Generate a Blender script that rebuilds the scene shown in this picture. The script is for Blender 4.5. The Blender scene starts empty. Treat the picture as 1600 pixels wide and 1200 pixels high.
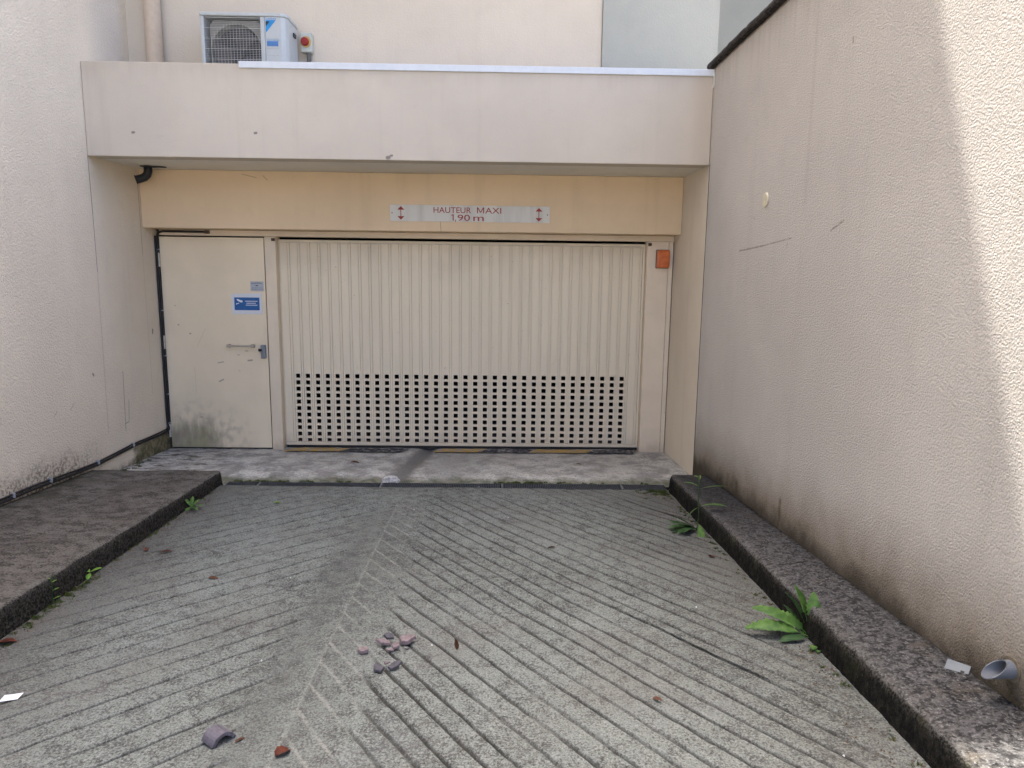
import bpy, math, random
import numpy as np
from mathutils import Vector, noise as mnoise

# ---------------------------------------------------------------- camera, sky, sun, exposure
S = bpy.context.scene
COL = S.collection
FPX = 1110.0                                   # focal length in pixels of a 1600 px wide frame
CAM = Vector((0.0, -6.961, 1.8055))
cam_d = bpy.data.cameras.new("camera")
cam_d.sensor_fit = 'HORIZONTAL'; cam_d.sensor_width = 36.0
cam_d.lens = 36.0 * FPX / 1600.0
cam_d.clip_start = 0.05; cam_d.clip_end = 800.0
cam = bpy.data.objects.new("camera", cam_d); COL.objects.link(cam)
_p, _y, _r = (math.radians(a) for a in (9.16, -1.10, -0.72))
_fwd = Vector((-math.sin(_y) * math.cos(_p), math.cos(_y) * math.cos(_p), -math.sin(_p)))
_right = Vector((math.cos(_y), math.sin(_y), 0))
_down = -_right.cross(_fwd)
_r2 = _right * math.cos(_r) + _down * math.sin(_r)
_d2 = -_right * math.sin(_r) + _down * math.cos(_r)
from mathutils import Matrix
_m = Matrix((_r2, -_d2, -_fwd)).transposed().to_4x4()
_m.translation = CAM
cam.matrix_world = _m
S.camera = cam

SUN_FROM = Vector((-0.22, 1.0, 2.385)).normalized()      # direction towards the sun
world = bpy.data.worlds.new("World"); S.world = world; world.use_nodes = True
wn = world.node_tree
bg = wn.nodes["Background"]
sky = wn.nodes.new("ShaderNodeTexSky"); sky.sky_type = 'NISHITA'; sky.sun_disc = False
sky.sun_elevation = math.asin(SUN_FROM.z)
sky.sun_rotation = math.atan2(SUN_FROM.x, SUN_FROM.y)
sky.air_density = 0.4; sky.dust_density = 4.0; sky.ozone_density = 0.0
wn.links.new(sky.outputs[0], bg.inputs[0]); bg.inputs[1].default_value = 0.15
sun_d = bpy.data.lights.new("sun", 'SUN'); sun_d.energy = 2.0; sun_d.angle = math.radians(0.55)
sun_d.color = (1.0, 0.95, 0.87)
sun = bpy.data.objects.new("sun", sun_d); COL.objects.link(sun)
sun.rotation_euler = SUN_FROM.to_track_quat('Z', 'Y').to_euler()
S.view_settings.view_transform = 'Standard'; S.view_settings.look = 'None'
S.view_settings.gamma = 1.0; S.view_settings.use_curve_mapping = False
S.view_settings.exposure = 3.05
S.render.engine = 'CYCLES'
S.cycles.max_bounces = 6; S.cycles.diffuse_bounces = 5; S.cycles.glossy_bounces = 2

rng = random.Random(7)
nrng = np.random.default_rng(5)

# ---------------------------------------------------------------- node helpers
class NT:
    def __init__(s, name, rough=0.9, spec=0.25):
        s.m = bpy.data.materials.new(name); s.m.use_nodes = True
        s.t = s.m.node_tree; s.b = s.t.nodes["Principled BSDF"]
        s.b.inputs["Roughness"].default_value = rough
        s.b.inputs["Specular IOR Level"].default_value = spec
        s._pos = None
    def node(s, typ, **kw):
        n = s.t.nodes.new(typ)
        for k, v in kw.items(): setattr(n, k, v)
        return n
    def put(s, sock, v):
        if v is None: return
        if isinstance(v, bpy.types.NodeSocket): s.t.links.new(v, sock)
        else:
            if isinstance(v, (tuple, list)) and len(v) == 3 and sock.type == 'RGBA': v = (*v, 1)
            sock.default_value = v
    def pos(s):
        if s._pos is None: s._pos = s.node("ShaderNodeNewGeometry").outputs["Position"]
        return s._pos
    def obj(s): return s.node("ShaderNodeTexCoord").outputs["Object"]
    def xyz(s, v=None):
        n = s.node("ShaderNodeSeparateXYZ"); s.put(n.inputs[0], v or s.pos()); return n.outputs
    def scale(s, v, sc):
        n = s.node("ShaderNodeMapping"); s.put(n.inputs[0], v); n.inputs["Scale"].default_value = sc; return n.outputs[0]
    def noise(s, sc, det=4, rough=0.55, v=None, dist=0.0):
        n = s.node("ShaderNodeTexNoise"); s.put(n.inputs["Vector"], v or s.pos())
        n.inputs["Scale"].default_value = sc; n.inputs["Detail"].default_value = det
        n.inputs["Roughness"].default_value = rough; n.inputs["Distortion"].default_value = dist
        return n.outputs["Fac"]
    def voro(s, sc, v=None, feat='F1'):
        n = s.node("ShaderNodeTexVoronoi", feature=feat); s.put(n.inputs["Vector"], v or s.pos())
        n.inputs["Scale"].default_value = sc; return n.outputs["Distance"]
    def mr(s, v, a, b, c=0.0, d=1.0, smooth=True):
        n = s.node("ShaderNodeMapRange", interpolation_type='SMOOTHSTEP' if smooth else 'LINEAR')
        s.put(n.inputs[0], v); s.put(n.inputs[1], a); s.put(n.inputs[2], b); s.put(n.inputs[3], c); s.put(n.inputs[4], d)
        return n.outputs[0]
    def ma(s, op, a, b=None, clamp=False):
        n = s.node("ShaderNodeMath", operation=op, use_clamp=clamp); s.put(n.inputs[0], a)
        if b is not None: s.put(n.inputs[1], b)
        return n.outputs[0]
    def vm(s, op, a, b=None):
        n = s.node("ShaderNodeVectorMath", operation=op); s.put(n.inputs[0], a)
        if b is not None: s.put(n.inputs[1], b)
        return n
    def mix(s, f, a, b, blend='MIX'):
        n = s.node("ShaderNodeMix", data_type='RGBA', blend_type=blend)
        s.put(n.inputs[0], f); s.put(n.inputs[6], a); s.put(n.inputs[7], b); return n.outputs[2]
    def bump(s, h, strength=0.5, dist=0.01, nrm=None):
        n = s.node("ShaderNodeBump"); s.put(n.inputs["Height"], h)
        n.inputs["Strength"].default_value = strength; n.inputs["Distance"].default_value = dist
        if nrm: s.put(n.inputs["Normal"], nrm)
        return n.outputs[0]
    def attr(s, name):
        n = s.node("ShaderNodeAttribute"); n.attribute_name = name; return n.outputs["Fac"]
    def seg(s, p, a, b, w0, w1):
        """mask of a scratch / crack between two points of the place"""
        a = Vector(a); b = Vector(b); ba = b - a; L2 = max(ba.length_squared, 1e-9)
        pa = s.vm('SUBTRACT', p, tuple(a)).outputs[0]
        dt = s.vm('DOT_PRODUCT', pa, tuple(ba)).outputs["Value"]
        h = s.ma('MULTIPLY', dt, 1.0 / L2, clamp=True)
        sc = s.node("ShaderNodeVectorMath", operation='SCALE'); sc.inputs[0].default_value = tuple(ba); s.put(sc.inputs["Scale"], h)
        df = s.vm('SUBTRACT', pa, sc.outputs[0]).outputs[0]
        ln = s.vm('LENGTH', df).outputs["Value"]
        return s.mr(ln, w0, w1, 1.0, 0.0)
    def done(s, col, nrm=None, rough=None):
        s.put(s.b.inputs["Base Color"], col)
        if nrm is not None: s.put(s.b.inputs["Normal"], nrm)
        if rough is not None: s.put(s.b.inputs["Roughness"], rough)
        return s.m

def plain(name, col, rough=0.6, spec=0.3, metal=0.0, var=0.12, sc=25.0, bump=0.0):
    n = NT(name, rough, spec); n.b.inputs["Metallic"].default_value = metal
    f = n.noise(sc, 5, 0.6)
    c = n.mix(n.mr(f, .3, .7), tuple(x * (1 - var) for x in col), tuple(min(1, x * (1 + var)) for x in col))
    nb = n.bump(n.noise(sc * 8, 3), bump, .004) if bump else None
    return n.done(c, nb)

def stucco(name, base, grain=1.0, streak=0.12, extra=None, gs=95.0):
    """coarse painted render: grains in the relief, faint soiling in the paint"""
    n = NT(name, 0.92, 0.15)
    p = n.pos()
    big = n.noise(0.9, 5, .6); mid = n.noise(6.0, 4, .6)
    col = n.mix(n.mr(big, .3, .7), tuple(c * .93 for c in base), tuple(c * 1.04 for c in base))
    col = n.mix(n.ma('MULTIPLY', n.mr(mid, .5, .8), .25), col, tuple(c * v for c, v in zip(base, (.86, .85, .83))))
    sv = n.noise(1.0, 4, .6, n.scale(p, (7.0, 7.0, .35)))
    col = n.mix(n.ma('MULTIPLY', n.mr(sv, .52, .75), streak), col, tuple(c * v for c, v in zip(base, (.55, .52, .48))))
    spk = n.mr(n.voro(14.0), .0, .045, 1.0, 0.0)
    col = n.mix(n.ma('MULTIPLY', n.ma('MULTIPLY', spk, n.mr(n.noise(3.1, 2), .6, .7)), .5), col, (.16, .13, .10))
    g1 = n.noise(gs, 4, .62); g2 = n.voro(gs * .8, n.vm('ADD', p, None).outputs[0] if False else p)
    h = n.ma('ADD', n.ma('MULTIPLY', g1, 1.0), n.ma('MULTIPLY', n.mr(g2, 0, .8), .45))
    h = n.ma('ADD', h, n.ma('MULTIPLY', n.noise(gs * .28, 2), .3))
    if extra: col = extra(n, p, col)
    return n.done(col, n.bump(h, min(1.0, .55 * grain), .006 * grain))

# ---------------------------------------------------------------- mesh helpers
WL = {}
class MB:
    def __init__(s): s.v = []; s.f = []; s.att = {}
    def add(s, vs, fs):
        o = len(s.v); s.v.extend(tuple(v) for v in vs); s.f.extend(tuple(i + o for i in f) for f in fs); return s
    def box(s, x0, x1, y0, y1, z0, z1):
        return s.add([(x0, y0, z0), (x1, y0, z0), (x1, y1, z0), (x0, y1, z0), (x0, y0, z1), (x1, y0, z1), (x1, y1, z1), (x0, y1, z1)],
                     [(0, 3, 2, 1), (4, 5, 6, 7), (0, 1, 5, 4), (1, 2, 6, 5), (2, 3, 7, 6), (3, 0, 4, 7)])
    def prism(s, pts, axis, a, b):
        """polygon in the two other axes extruded along axis from a to b"""
        def mk(u, v, w):
            return {'x': (w, u, v), 'y': (u, w, v), 'z': (u, v, w)}[axis]
        n = len(pts)
        s.add([mk(u, v, a) for u, v in pts] + [mk(u, v, b) for u, v in pts],
              [tuple(range(n))[::-1], tuple(range(n, 2 * n))] + [(i, (i + 1) % n, (i + 1) % n + n, i + n) for i in range(n)])
        return s
    def tube(s, path, r, n=10, caps=True):
        path = [Vector(p) for p in path]; rs = r if isinstance(r, (list, tuple)) else [r] * len(path)
        rings = []; up = None
        for i, p in enumerate(path):
            t = (path[min(i + 1, len(path) - 1)] - path[max(i - 1, 0)]).normalized()
            if up is None: up = t.orthogonal().normalized()
            up = (up - t * up.dot(t)).normalized(); sd = t.cross(up)
            rings.append([p + (up * math.cos(a) + sd * math.sin(a)) * rs[i] for a in (2 * math.pi * k / n for k in range(n))])
        vs = [v for rg in rings for v in rg]
        fs = [(i * n + k, i * n + (k + 1) % n, (i + 1) * n + (k + 1) % n, (i + 1) * n + k) for i in range(len(path) - 1) for k in range(n)]
        if caps: fs += [tuple(range(n))[::-1], tuple(range((len(path) - 1) * n, len(path) * n))]
        return s.add(vs, fs)
    def disc(s, c, r, axis, h, n=24, r2=None):
        c = Vector(c); r2 = r if r2 is None else r2
        def mk(a, rr, w):
            u, v = rr * math.cos(a), rr * math.sin(a)
            return c + Vector({'x': (w, u, v), 'y': (u, w, v), 'z': (u, v, w)}[axis])
        A = [2 * math.pi * k / n for k in range(n)]
        return s.add([mk(a, r, 0) for a in A] + [mk(a, r2, h) for a in A],
                     [tuple(range(n))[::-1], tuple(range(n, 2 * n))] + [(i, (i + 1) % n, (i + 1) % n + n, i + n) for i in range(n)])
    def build(s, name, mat, parent=None, loc=None, smooth=False, bevel=0.0, seg=2):
        if loc is None:
            a = np.array(s.v); lo, hi = a.min(0), a.max(0)
            loc = Vector(((lo[0] + hi[0]) / 2, (lo[1] + hi[1]) / 2, lo[2]))
        loc = Vector(loc)
        me = bpy.data.meshes.new(name)
        me.from_pydata([tuple(Vector(v) - loc) for v in s.v], [], s.f)
        for k, arr in s.att.items():
            at = me.attributes.new(k, 'FLOAT', 'POINT'); at.data.foreach_set('value', np.asarray(arr, dtype=np.float32))
        me.materials.append(mat)
        import bmesh
        bm = bmesh.new(); bm.from_mesh(me); bmesh.ops.recalc_face_normals(bm, faces=bm.faces)
        bm.to_mesh(me); bm.free()
        if smooth: me.shade_smooth()
        me.update()
        o = bpy.data.objects.new(name, me); COL.objects.link(o)
        if parent is not None:
            o.parent = parent; o.location = loc - WL[parent]
        else: o.location = loc
        WL[o] = loc
        if bevel:
            b = o.modifiers.new("bevel", 'BEVEL'); b.width = bevel; b.segments = seg; b.limit_method = 'ANGLE'
        return o
def tag(o, label=None, cat=None, group=None, kind=None):
    if label: o['label'] = label
    if cat: o['category'] = cat
    if group: o['group'] = group
    if kind: o['kind'] = kind
    return o
def thing(name, loc, label, cat, group=None):
    o = bpy.data.objects.new(name, None); COL.objects.link(o); o.location = loc; o.empty_display_size = .1
    WL[o] = Vector(loc); return tag(o, label, cat, group)
def clone(o, parent, loc):
    c = o.copy(); COL.objects.link(c); c.parent = parent
    c.location = Vector(loc) - (WL[parent] if parent is not None else Vector()); WL[c] = Vector(loc); return c
def N3(x, y, z=0.0): return mnoise.noise(Vector((x, y, z)))
def text_mesh(txt, h, width, x0, z0, y, mat, parent, name='letter'):
    """flat lettering facing -Y, cap height h, total width, lower left corner x0,z0"""
    cu = bpy.data.curves.new('t', 'FONT'); cu.body = txt; cu.size = 1.0; cu.extrude = 0.0; cu.resolution_u = 4; cu.offset = .004
    to = bpy.data.objects.new('t', cu); COL.objects.link(to)
    bpy.context.view_layer.update()
    me = bpy.data.meshes.new_from_object(to.evaluated_get(bpy.context.evaluated_depsgraph_get()))
    bpy.data.objects.remove(to)
    a = np.array([v.co[:] for v in me.vertices]); 
    base = 0.0; top = .729
    lx, hx = a[:, 0].min(), a[:, 0].max()
    loc = Vector((x0 + width / 2, y, z0))
    for v in me.vertices:
        u = (v.co.x - lx) / (hx - lx) * width + x0; w = (v.co.y - base) / (top - base) * h + z0
        v.co = Vector((u, y, w)) - loc
    me.materials.clear(); me.materials.append(mat)
    # one object for each letter: split into connected islands
    par = list(range(len(me.vertices)))
    def find(i):
        while par[i] != i: par[i] = par[par[i]]; i = par[i]
        return i
    for e in me.edges: par[find(e.vertices[0])] = find(e.vertices[1])
    isl = {}
    for pl_ in me.polygons: isl.setdefault(find(pl_.vertices[0]), []).append(tuple(pl_.vertices))
    for fs_ in isl.values():
        ids = sorted({i for f in fs_ for i in f}); mp = {i: k for k, i in enumerate(ids)}
        mb = MB(); mb.add([tuple(me.vertices[i].co + loc) for i in ids], [tuple(mp[i] for i in f) for f in fs_])
        mb.build(name, mat, parent)
    bpy.data.meshes.remove(me)

# ---------------------------------------------------------------- key dimensions (metres)
XL, XR = -3.28, 1.687            # faces of the two side walls
YF, YLN, YB = -1.05, -0.25, -0.28
ZS, ZF, ZLB = 2.655, 3.367, 2.143  # soffit, top of fascia, underside of lintel
def ramp_z(X, Y):
    t = -1.4 - Y
    l = .055 + .020 * t; r = .045 + .065 * t
    k = (X + 2.25) / (1.36 + 2.25)
    return l + (r - l) * k
def kerb_top(Y): return .19 + .0635 * (-1.45 - Y)
def pave_top(Y): return .168 + .033 * (-1.355 - Y)
def apron_z(Y):
    pts = [(1.0, 0), (0, 0), (-.85, .046), (-1.02, .046), (-1.12, .036), (-1.19, .026), (-1.235, .020)]
    for (a, za), (b, zb) in zip(pts, pts[1:]):
        if b <= Y <= a: 
            k = (a - Y) / (a - b); return za + (zb - za) * k
    return pts[-1][1]

# ---------------------------------------------------------------- materials
CREAM = (.55, .514, .468)
def ex_right(n, p, col):
    o = n.xyz(p)
    z0 = n.ma('ADD', n.ma('MULTIPLY', o[1], -.0705), .19 - .0705 * 1.46)
    h = n.ma('SUBTRACT', o[2], z0)
    nz = n.noise(5.5, 6, .65); nz2 = n.noise(1.6, 3)
    hh = n.ma('ADD', h, n.ma('MULTIPLY', n.ma('SUBTRACT', nz, .5), -.22))
    hh = n.ma('ADD', hh, n.ma('MULTIPLY', n.ma('SUBTRACT', nz2, .5), -.16))
    wide = n.mr(hh, -.02, .50, 1, 0); col = n.mix(n.ma('MULTIPLY', wide, .85), col, (.19, .150, .10))
    low = n.mr(hh, -.03, .16, 1, 0); col = n.mix(n.ma('MULTIPLY', low, .88), col, (.05, .042, .03))
    for a, b, w in (((XR, -2.91, .30), (XR, -2.915, .46), .035), ((XR, -2.15, .2), (XR, -2.15, .33), .05), ((XR, -1.95, .2), (XR, -1.95, .33), .03),
                    ((XR, -4.86, .40), (XR, -4.84, .50), .035)):
        m = n.ma('MULTIPLY', n.seg(p, a, b, 0.0, w), n.mr(nz, .3, .6)); col = n.mix(n.ma('MULTIPLY', m, .7), col, (.085, .068, .04))
    # drip stains under the coping
    top = n.mr(n.ma('ADD', o[2], n.ma('MULTIPLY', n.noise(1.0, 4, .7, n.scale(p, (1, 16, .3))), .9)), 3.55, 4.1)
    col = n.mix(n.ma('MULTIPLY', top, .38), col, (.30, .25, .19))
    # scratches, knocks and the old day joint in the render
    scr = None
    for a, b, w in (((XR, -1.897, 1.954), (XR, -2.35, 1.975), .006), ((XR, -2.35, 1.975), (XR, -2.79, 2.005), .004), ((XR, -3.286, 2.022), (XR, -3.416, 2.062), .006),
                    ((XR, -2.74, 1.985), (XR, -2.74, 1.95), .004), ((XR, -2.15, 2.17), (XR, -2.16, 2.15), .004),
                    ((XR, -3.358, 2.925), (XR, -3.36, 2.905), .007)):
        m = n.seg(p, a, b, w * .3, w * 1.6); scr = m if scr is None else n.ma('MAXIMUM', scr, m)
    col = n.mix(n.ma('MULTIPLY', scr, n.mr(n.noise(60, 2), .35, .55, .25, .8)), col, (.23, .19, .16))
    j = n.seg(p, (XR, -2.93, 3.40), (XR, -2.945, 2.2), .003, .03)
    col = n.mix(n.ma('MULTIPLY', j, .16), col, (.3, .26, .22))
    return col
def ex_left(n, p, col):
    o = n.xyz(p)
    nz = n.noise(7.0, 6, .65)
    z0 = n.ma('ADD', n.ma('MULTIPLY', o[1], -.03), .165)
    h = n.ma('SUBTRACT', o[2], z0)
    hh = n.ma('ADD', h, n.ma('MULTIPLY', n.ma('SUBTRACT', nz, .5), -.30))
    far = n.mr(o[1], -.95, -1.75)
    grime = n.ma('MULTIPLY', n.mr(hh, -.02, .26, 1, 0), far)
    pit = n.mr(n.noise(42.0, 3, .6), .42, .62)
    col = n.mix(n.ma('MULTIPLY', grime, n.mr(pit, 0, 1, .35, .95)), col, (.10, .078, .05))
    # green-brown algae below the cable near the door
    my = n.ma('MULTIPLY', n.mr(n.ma('ADD', o[1], n.ma('MULTIPLY', n.ma('SUBTRACT', nz, .5), .5)), -.72, -.55), n.mr(o[2], .15, .21, 1, 0))
    mcol = n.mix(n.mr(n.noise(22, 4), .4, .6), (.085, .085, .03), (.22, .19, .11))
    col = n.mix(n.ma('MULTIPLY', my, .92), col, mcol)
    lowz = n.ma('MULTIPLY', n.mr(o[2], .02, .12, 1, 0), n.mr(nz, .4, .6)); col = n.mix(n.ma('MULTIPLY', lowz, .8), col, (.07, .06, .035))
    scr = None
    for a, b, w in (((XL, -1.045, 2.65), (XL, -1.038, 2.2), .005), ((XL, -1.038, 2.2), (XL, -1.036, 1.75), .004),
                    ((XL, -.763, .886), (XL, -.785, .36), .0035), ((XL, -.70, .62), (XL, -.72, .43), .003), ((XL, -.72, .43), (XL, -.79, .42), .003),
                    ((XL, -1.22, .93), (XL, -1.21, .915), .009), ((XL, -.18, 1.2), (XL, -.185, 1.17), .012), ((XL, -1.5, .74), (XL, -1.56, .70), .002), ((XL, -1.72, .72), (XL, -1.76, .69), .002)):
        m = n.seg(p, a, b, w * .3, w * 1.5); scr = m if scr is None else n.ma('MAXIMUM', scr, m)
    col = n.mix(n.ma('MULTIPLY', scr, .8), col, (.12, .095, .075))
    m = n.seg(p, (XL, -1.036, 1.75), (XL, -1.06, .4), .002, .007); col = n.mix(n.ma('MULTIPLY', m, .35), col, (.25, .2, .16))
    m = n.seg(p, (XL, -.275, 2.6), (XL, -.27, 1.9), .001, .005); col = n.mix(n.ma('MULTIPLY', m, .8), col, (.13, .10, .07))
    m = n.seg(p, (XL, -.27, 1.9), (XL, -.26, .6), .001, .006); col = n.mix(n.ma('MULTIPLY', m, .3), col, (.25, .2, .15))
    # grey weathering high up by the back corner
    g = n.ma('MULTIPLY', n.seg(p, (XL, -.55, 3.45), (XL, -.75, 4.4), .05, .45), .45)
    col = n.mix(g, col, (.42, .39, .36))
    return col
def ex_fascia(n, p, col):
    o = n.xyz(p)
    scr = None
    for c, w in (((-2.912, YF, 2.837), .013), ((-1.951, YF, 2.847), .013), ((-.905, YF, 2.675), .02), ((-.88, YF, 2.69), .012)):
        m = n.seg(p, c, (c[0] + .012, c[1], c[2] + .002), w * .4, w); scr = m if scr is None else n.ma('MAXIMUM', scr, m)
    col = n.mix(n.ma('MULTIPLY', scr, .85), col, (.16, .14, .13))
    top = n.mr(n.ma('ADD', o[2], n.ma('MULTIPLY', n.noise(1.0, 4, .65, n.scale(p, (9, 9, .4))), .35)), 3.38, 3.62)
    col = n.mix(n.ma('MULTIPLY', top, .35), col, (.38, .31, .24))
    for a, b in ((( 1.60, YF, 3.35), (1.62, YF, 2.67)),):
        m = n.ma('MULTIPLY', n.seg(p, a, b, .0, .14), .35); col = n.mix(m, col, (.45, .36, .27))
    sm = n.ma('MULTIPLY', n.mr(n.noise(3.5, 6, .72, n.scale(p, (1, 1, 2.5))), .60, .72), .18)
    return n.mix(sm, col, (.42, .36, .31))
def ex_lintel(n, p, col):
    for a, b in (((-2.35, YLN, 2.63), (-2.22, YLN, 2.60)), ((-2.16, YLN, 2.62), (-2.12, YLN, 2.58)), ((-.55, YLN, 2.235), (-.545, YLN, 2.145))):
        m = n.seg(p, a, b, .001, .006); col = n.mix(n.ma('MULTIPLY', m, .45), col, (.14, .10, .07))
    return col

M = {}
M['wall_right'] = stucco('render cream right', CREAM, 1.5, .10, ex_right, 140)
M['wall_left'] = stucco('render cream left', (.735, .645, .508), 1.35, .08, ex_left, 85)
M['fascia'] = stucco('render cream fascia', (.555, .488, .395), .45, .14, ex_fascia, 110)
M['upper'] = stucco('render cream upper', (.52, .462, .375), .75, .08, None, 85)
M['upper2'] = stucco('render pale upper', (.325, .33, .29), .8, .06, None, 85)
M['grey_building'] = stucco('render grey building', (.225, .23, .205), .6, .10, None, 70)
M['lintel'] = stucco('paint ochre cream', (.69, .53, .345), .22, .14, ex_lintel, 130)
M['recess'] = stucco('render recess', (.70, .62, .50), .35, .12, None, 110)
M['soffit'] = stucco('soffit grey', (.72, .68, .60), .25, .18, None, 60)
M['joint'] = plain('dark joint', (.055, .045, .038), .95)
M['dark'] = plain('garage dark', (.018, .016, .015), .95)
M['black'] = plain('black rubber', (.012, .012, .013), .5, .4, var=.3)
M['white_metal'] = plain('white lacquered flashing', (.60, .62, .625), .4, .3, var=.03)
M['coping'] = plain('dark weathered coping', (.042, .036, .033), .95, .2, var=.6, sc=40, bump=.8)
M['mortar'] = plain('mortar bed', (.33, .27, .21), .95, .2, var=.35, sc=18, bump=.6)

def m_frame():
    n = NT('painted steel frame', .5, .3); o = n.xyz()
    base = (.74, .62, .46)
    col = n.mix(n.mr(n.noise(3, 5), .3, .7), tuple(c * .93 for c in base), tuple(c * 1.03 for c in base))
    chip = n.ma('MULTIPLY', n.mr(n.noise(38, 4, .6), .66, .70), n.mr(n.noise(5, 3), .5, .62))
    col = n.mix(n.ma('MULTIPLY', chip, .7), col, (.2, .14, .09))
    dirt = n.ma('MULTIPLY', n.mr(n.ma('ADD', o[2], n.ma('MULTIPLY', n.noise(9, 4), .2)), .08, .24, 1, 0), .4)
    col = n.mix(dirt, col, (.25, .19, .13))
    return n.done(col, n.bump(n.noise(140, 3), .25, .002))
M['frame'] = m_frame()
def m_gate():
    n = NT('painted steel gate', .55, .2); o = n.xyz()
    base = (.76, .66, .49)
    v = n.noise(1.0, 4, .6, n.scale(n.pos(), (5, 5, .5)))
    col = n.mix(n.mr(v, .3, .7), tuple(c * .97 for c in base), tuple(c * 1.02 for c in base))
    up = n.mr(n.ma('ADD', o[2], n.ma('MULTIPLY', n.noise(2.5, 4), .7)), 2.0, 2.5)
    col = n.mix(n.ma('MULTIPLY', up, .28), col, (.34, .27, .19))
    lo = n.ma('MULTIPLY', n.mr(n.ma('ADD', o[2], n.ma('MULTIPLY', n.noise(12, 5), .18)), .05, .3, 1, 0), .35)
    col = n.mix(lo, col, (.33, .26, .2))
    spk = n.ma('MULTIPLY', n.mr(n.noise(55, 3, .6), .70, .74), .6); col = n.mix(spk, col, (.18, .13, .09))
    return n.done(col)
M['gate'] = m_gate()
def m_door():
    n = NT('painted steel door', .5, .3); p = n.pos(); o = n.xyz(p)
    base = (.76, .64, .455)
    col = n.mix(n.mr(n.noise(1.6, 5), .3, .7), tuple(c * .94 for c in base), tuple(c * 1.04 for c in base))
    # algae and dirt at the foot, by the hinge side
    nz = n.noise(1.0, 5, .65, n.scale(p, (26, 26, 5)))
    d = n.ma('ADD', n.seg(p, (-3.2, 0, .05), (-2.95, 0, .08), .05, .42), n.ma('MULTIPLY', n.ma('SUBTRACT', nz, .5), .9))
    g = n.mr(d, .35, 1.05)
    col = n.mix(n.ma('MULTIPLY', g, .72), col, n.mix(n.mr(n.noise(9, 3), .4, .6), (.20, .165, .11), (.165, .175, .07)))
    d2 = n.ma('MULTIPLY', n.seg(p, (-3.05, 0, .2), (-2.75, 0, .12), .1, .4), n.mr(n.noise(11, 5), .4, .7)); col = n.mix(n.ma('MULTIPLY', d2, .4), col, (.2, .16, .12))
    scr = None
    for a, b, w in (((-2.95, 0, 1.02), (-2.86, 0, 1.20), .004), ((-2.98, 0, .56), (-2.985, 0, .82), .004), ((-2.99, 0, .57), (-3.0, 0, .5), .003), ((-2.70, 0, .875), (-2.755, 0, .865), .007), ((-2.46, 0, .89), (-2.42, 0, .895), .009),
                    ((-2.75, 0, .68), (-2.71, 0, .70), .008), ((-2.48, 0, .985), (-2.46, 0, .985), .007), ((-3.12, 0, 1.235), (-3.115, 0, 1.235), .008), ((-3.01, 0, 1.15), (-3.005, 0, 1.15), .009), ((-3.14, 0, 1.42), (-3.135, 0, 1.42), .006),
                    ((-2.56, 0, .945), (-2.54, 0, .945), .006), ((-2.55, 0, .79), (-2.545, 0, .79), .006), ((-2.96, 0, .32), (-2.93, 0, .32), .006), ((-3.12, 0, .36), (-3.05, 0, .40), .003)):
        m = n.seg(p, a, b, w * .3, w * 1.4); scr = m if scr is None else n.ma('MAXIMUM', scr, m)
    col = n.mix(n.ma('MULTIPLY', scr, .75), col, (.17, .13, .10))
    return n.done(col, n.bump(n.noise(3, 3), .08, .01))
M['door'] = m_door()

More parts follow.
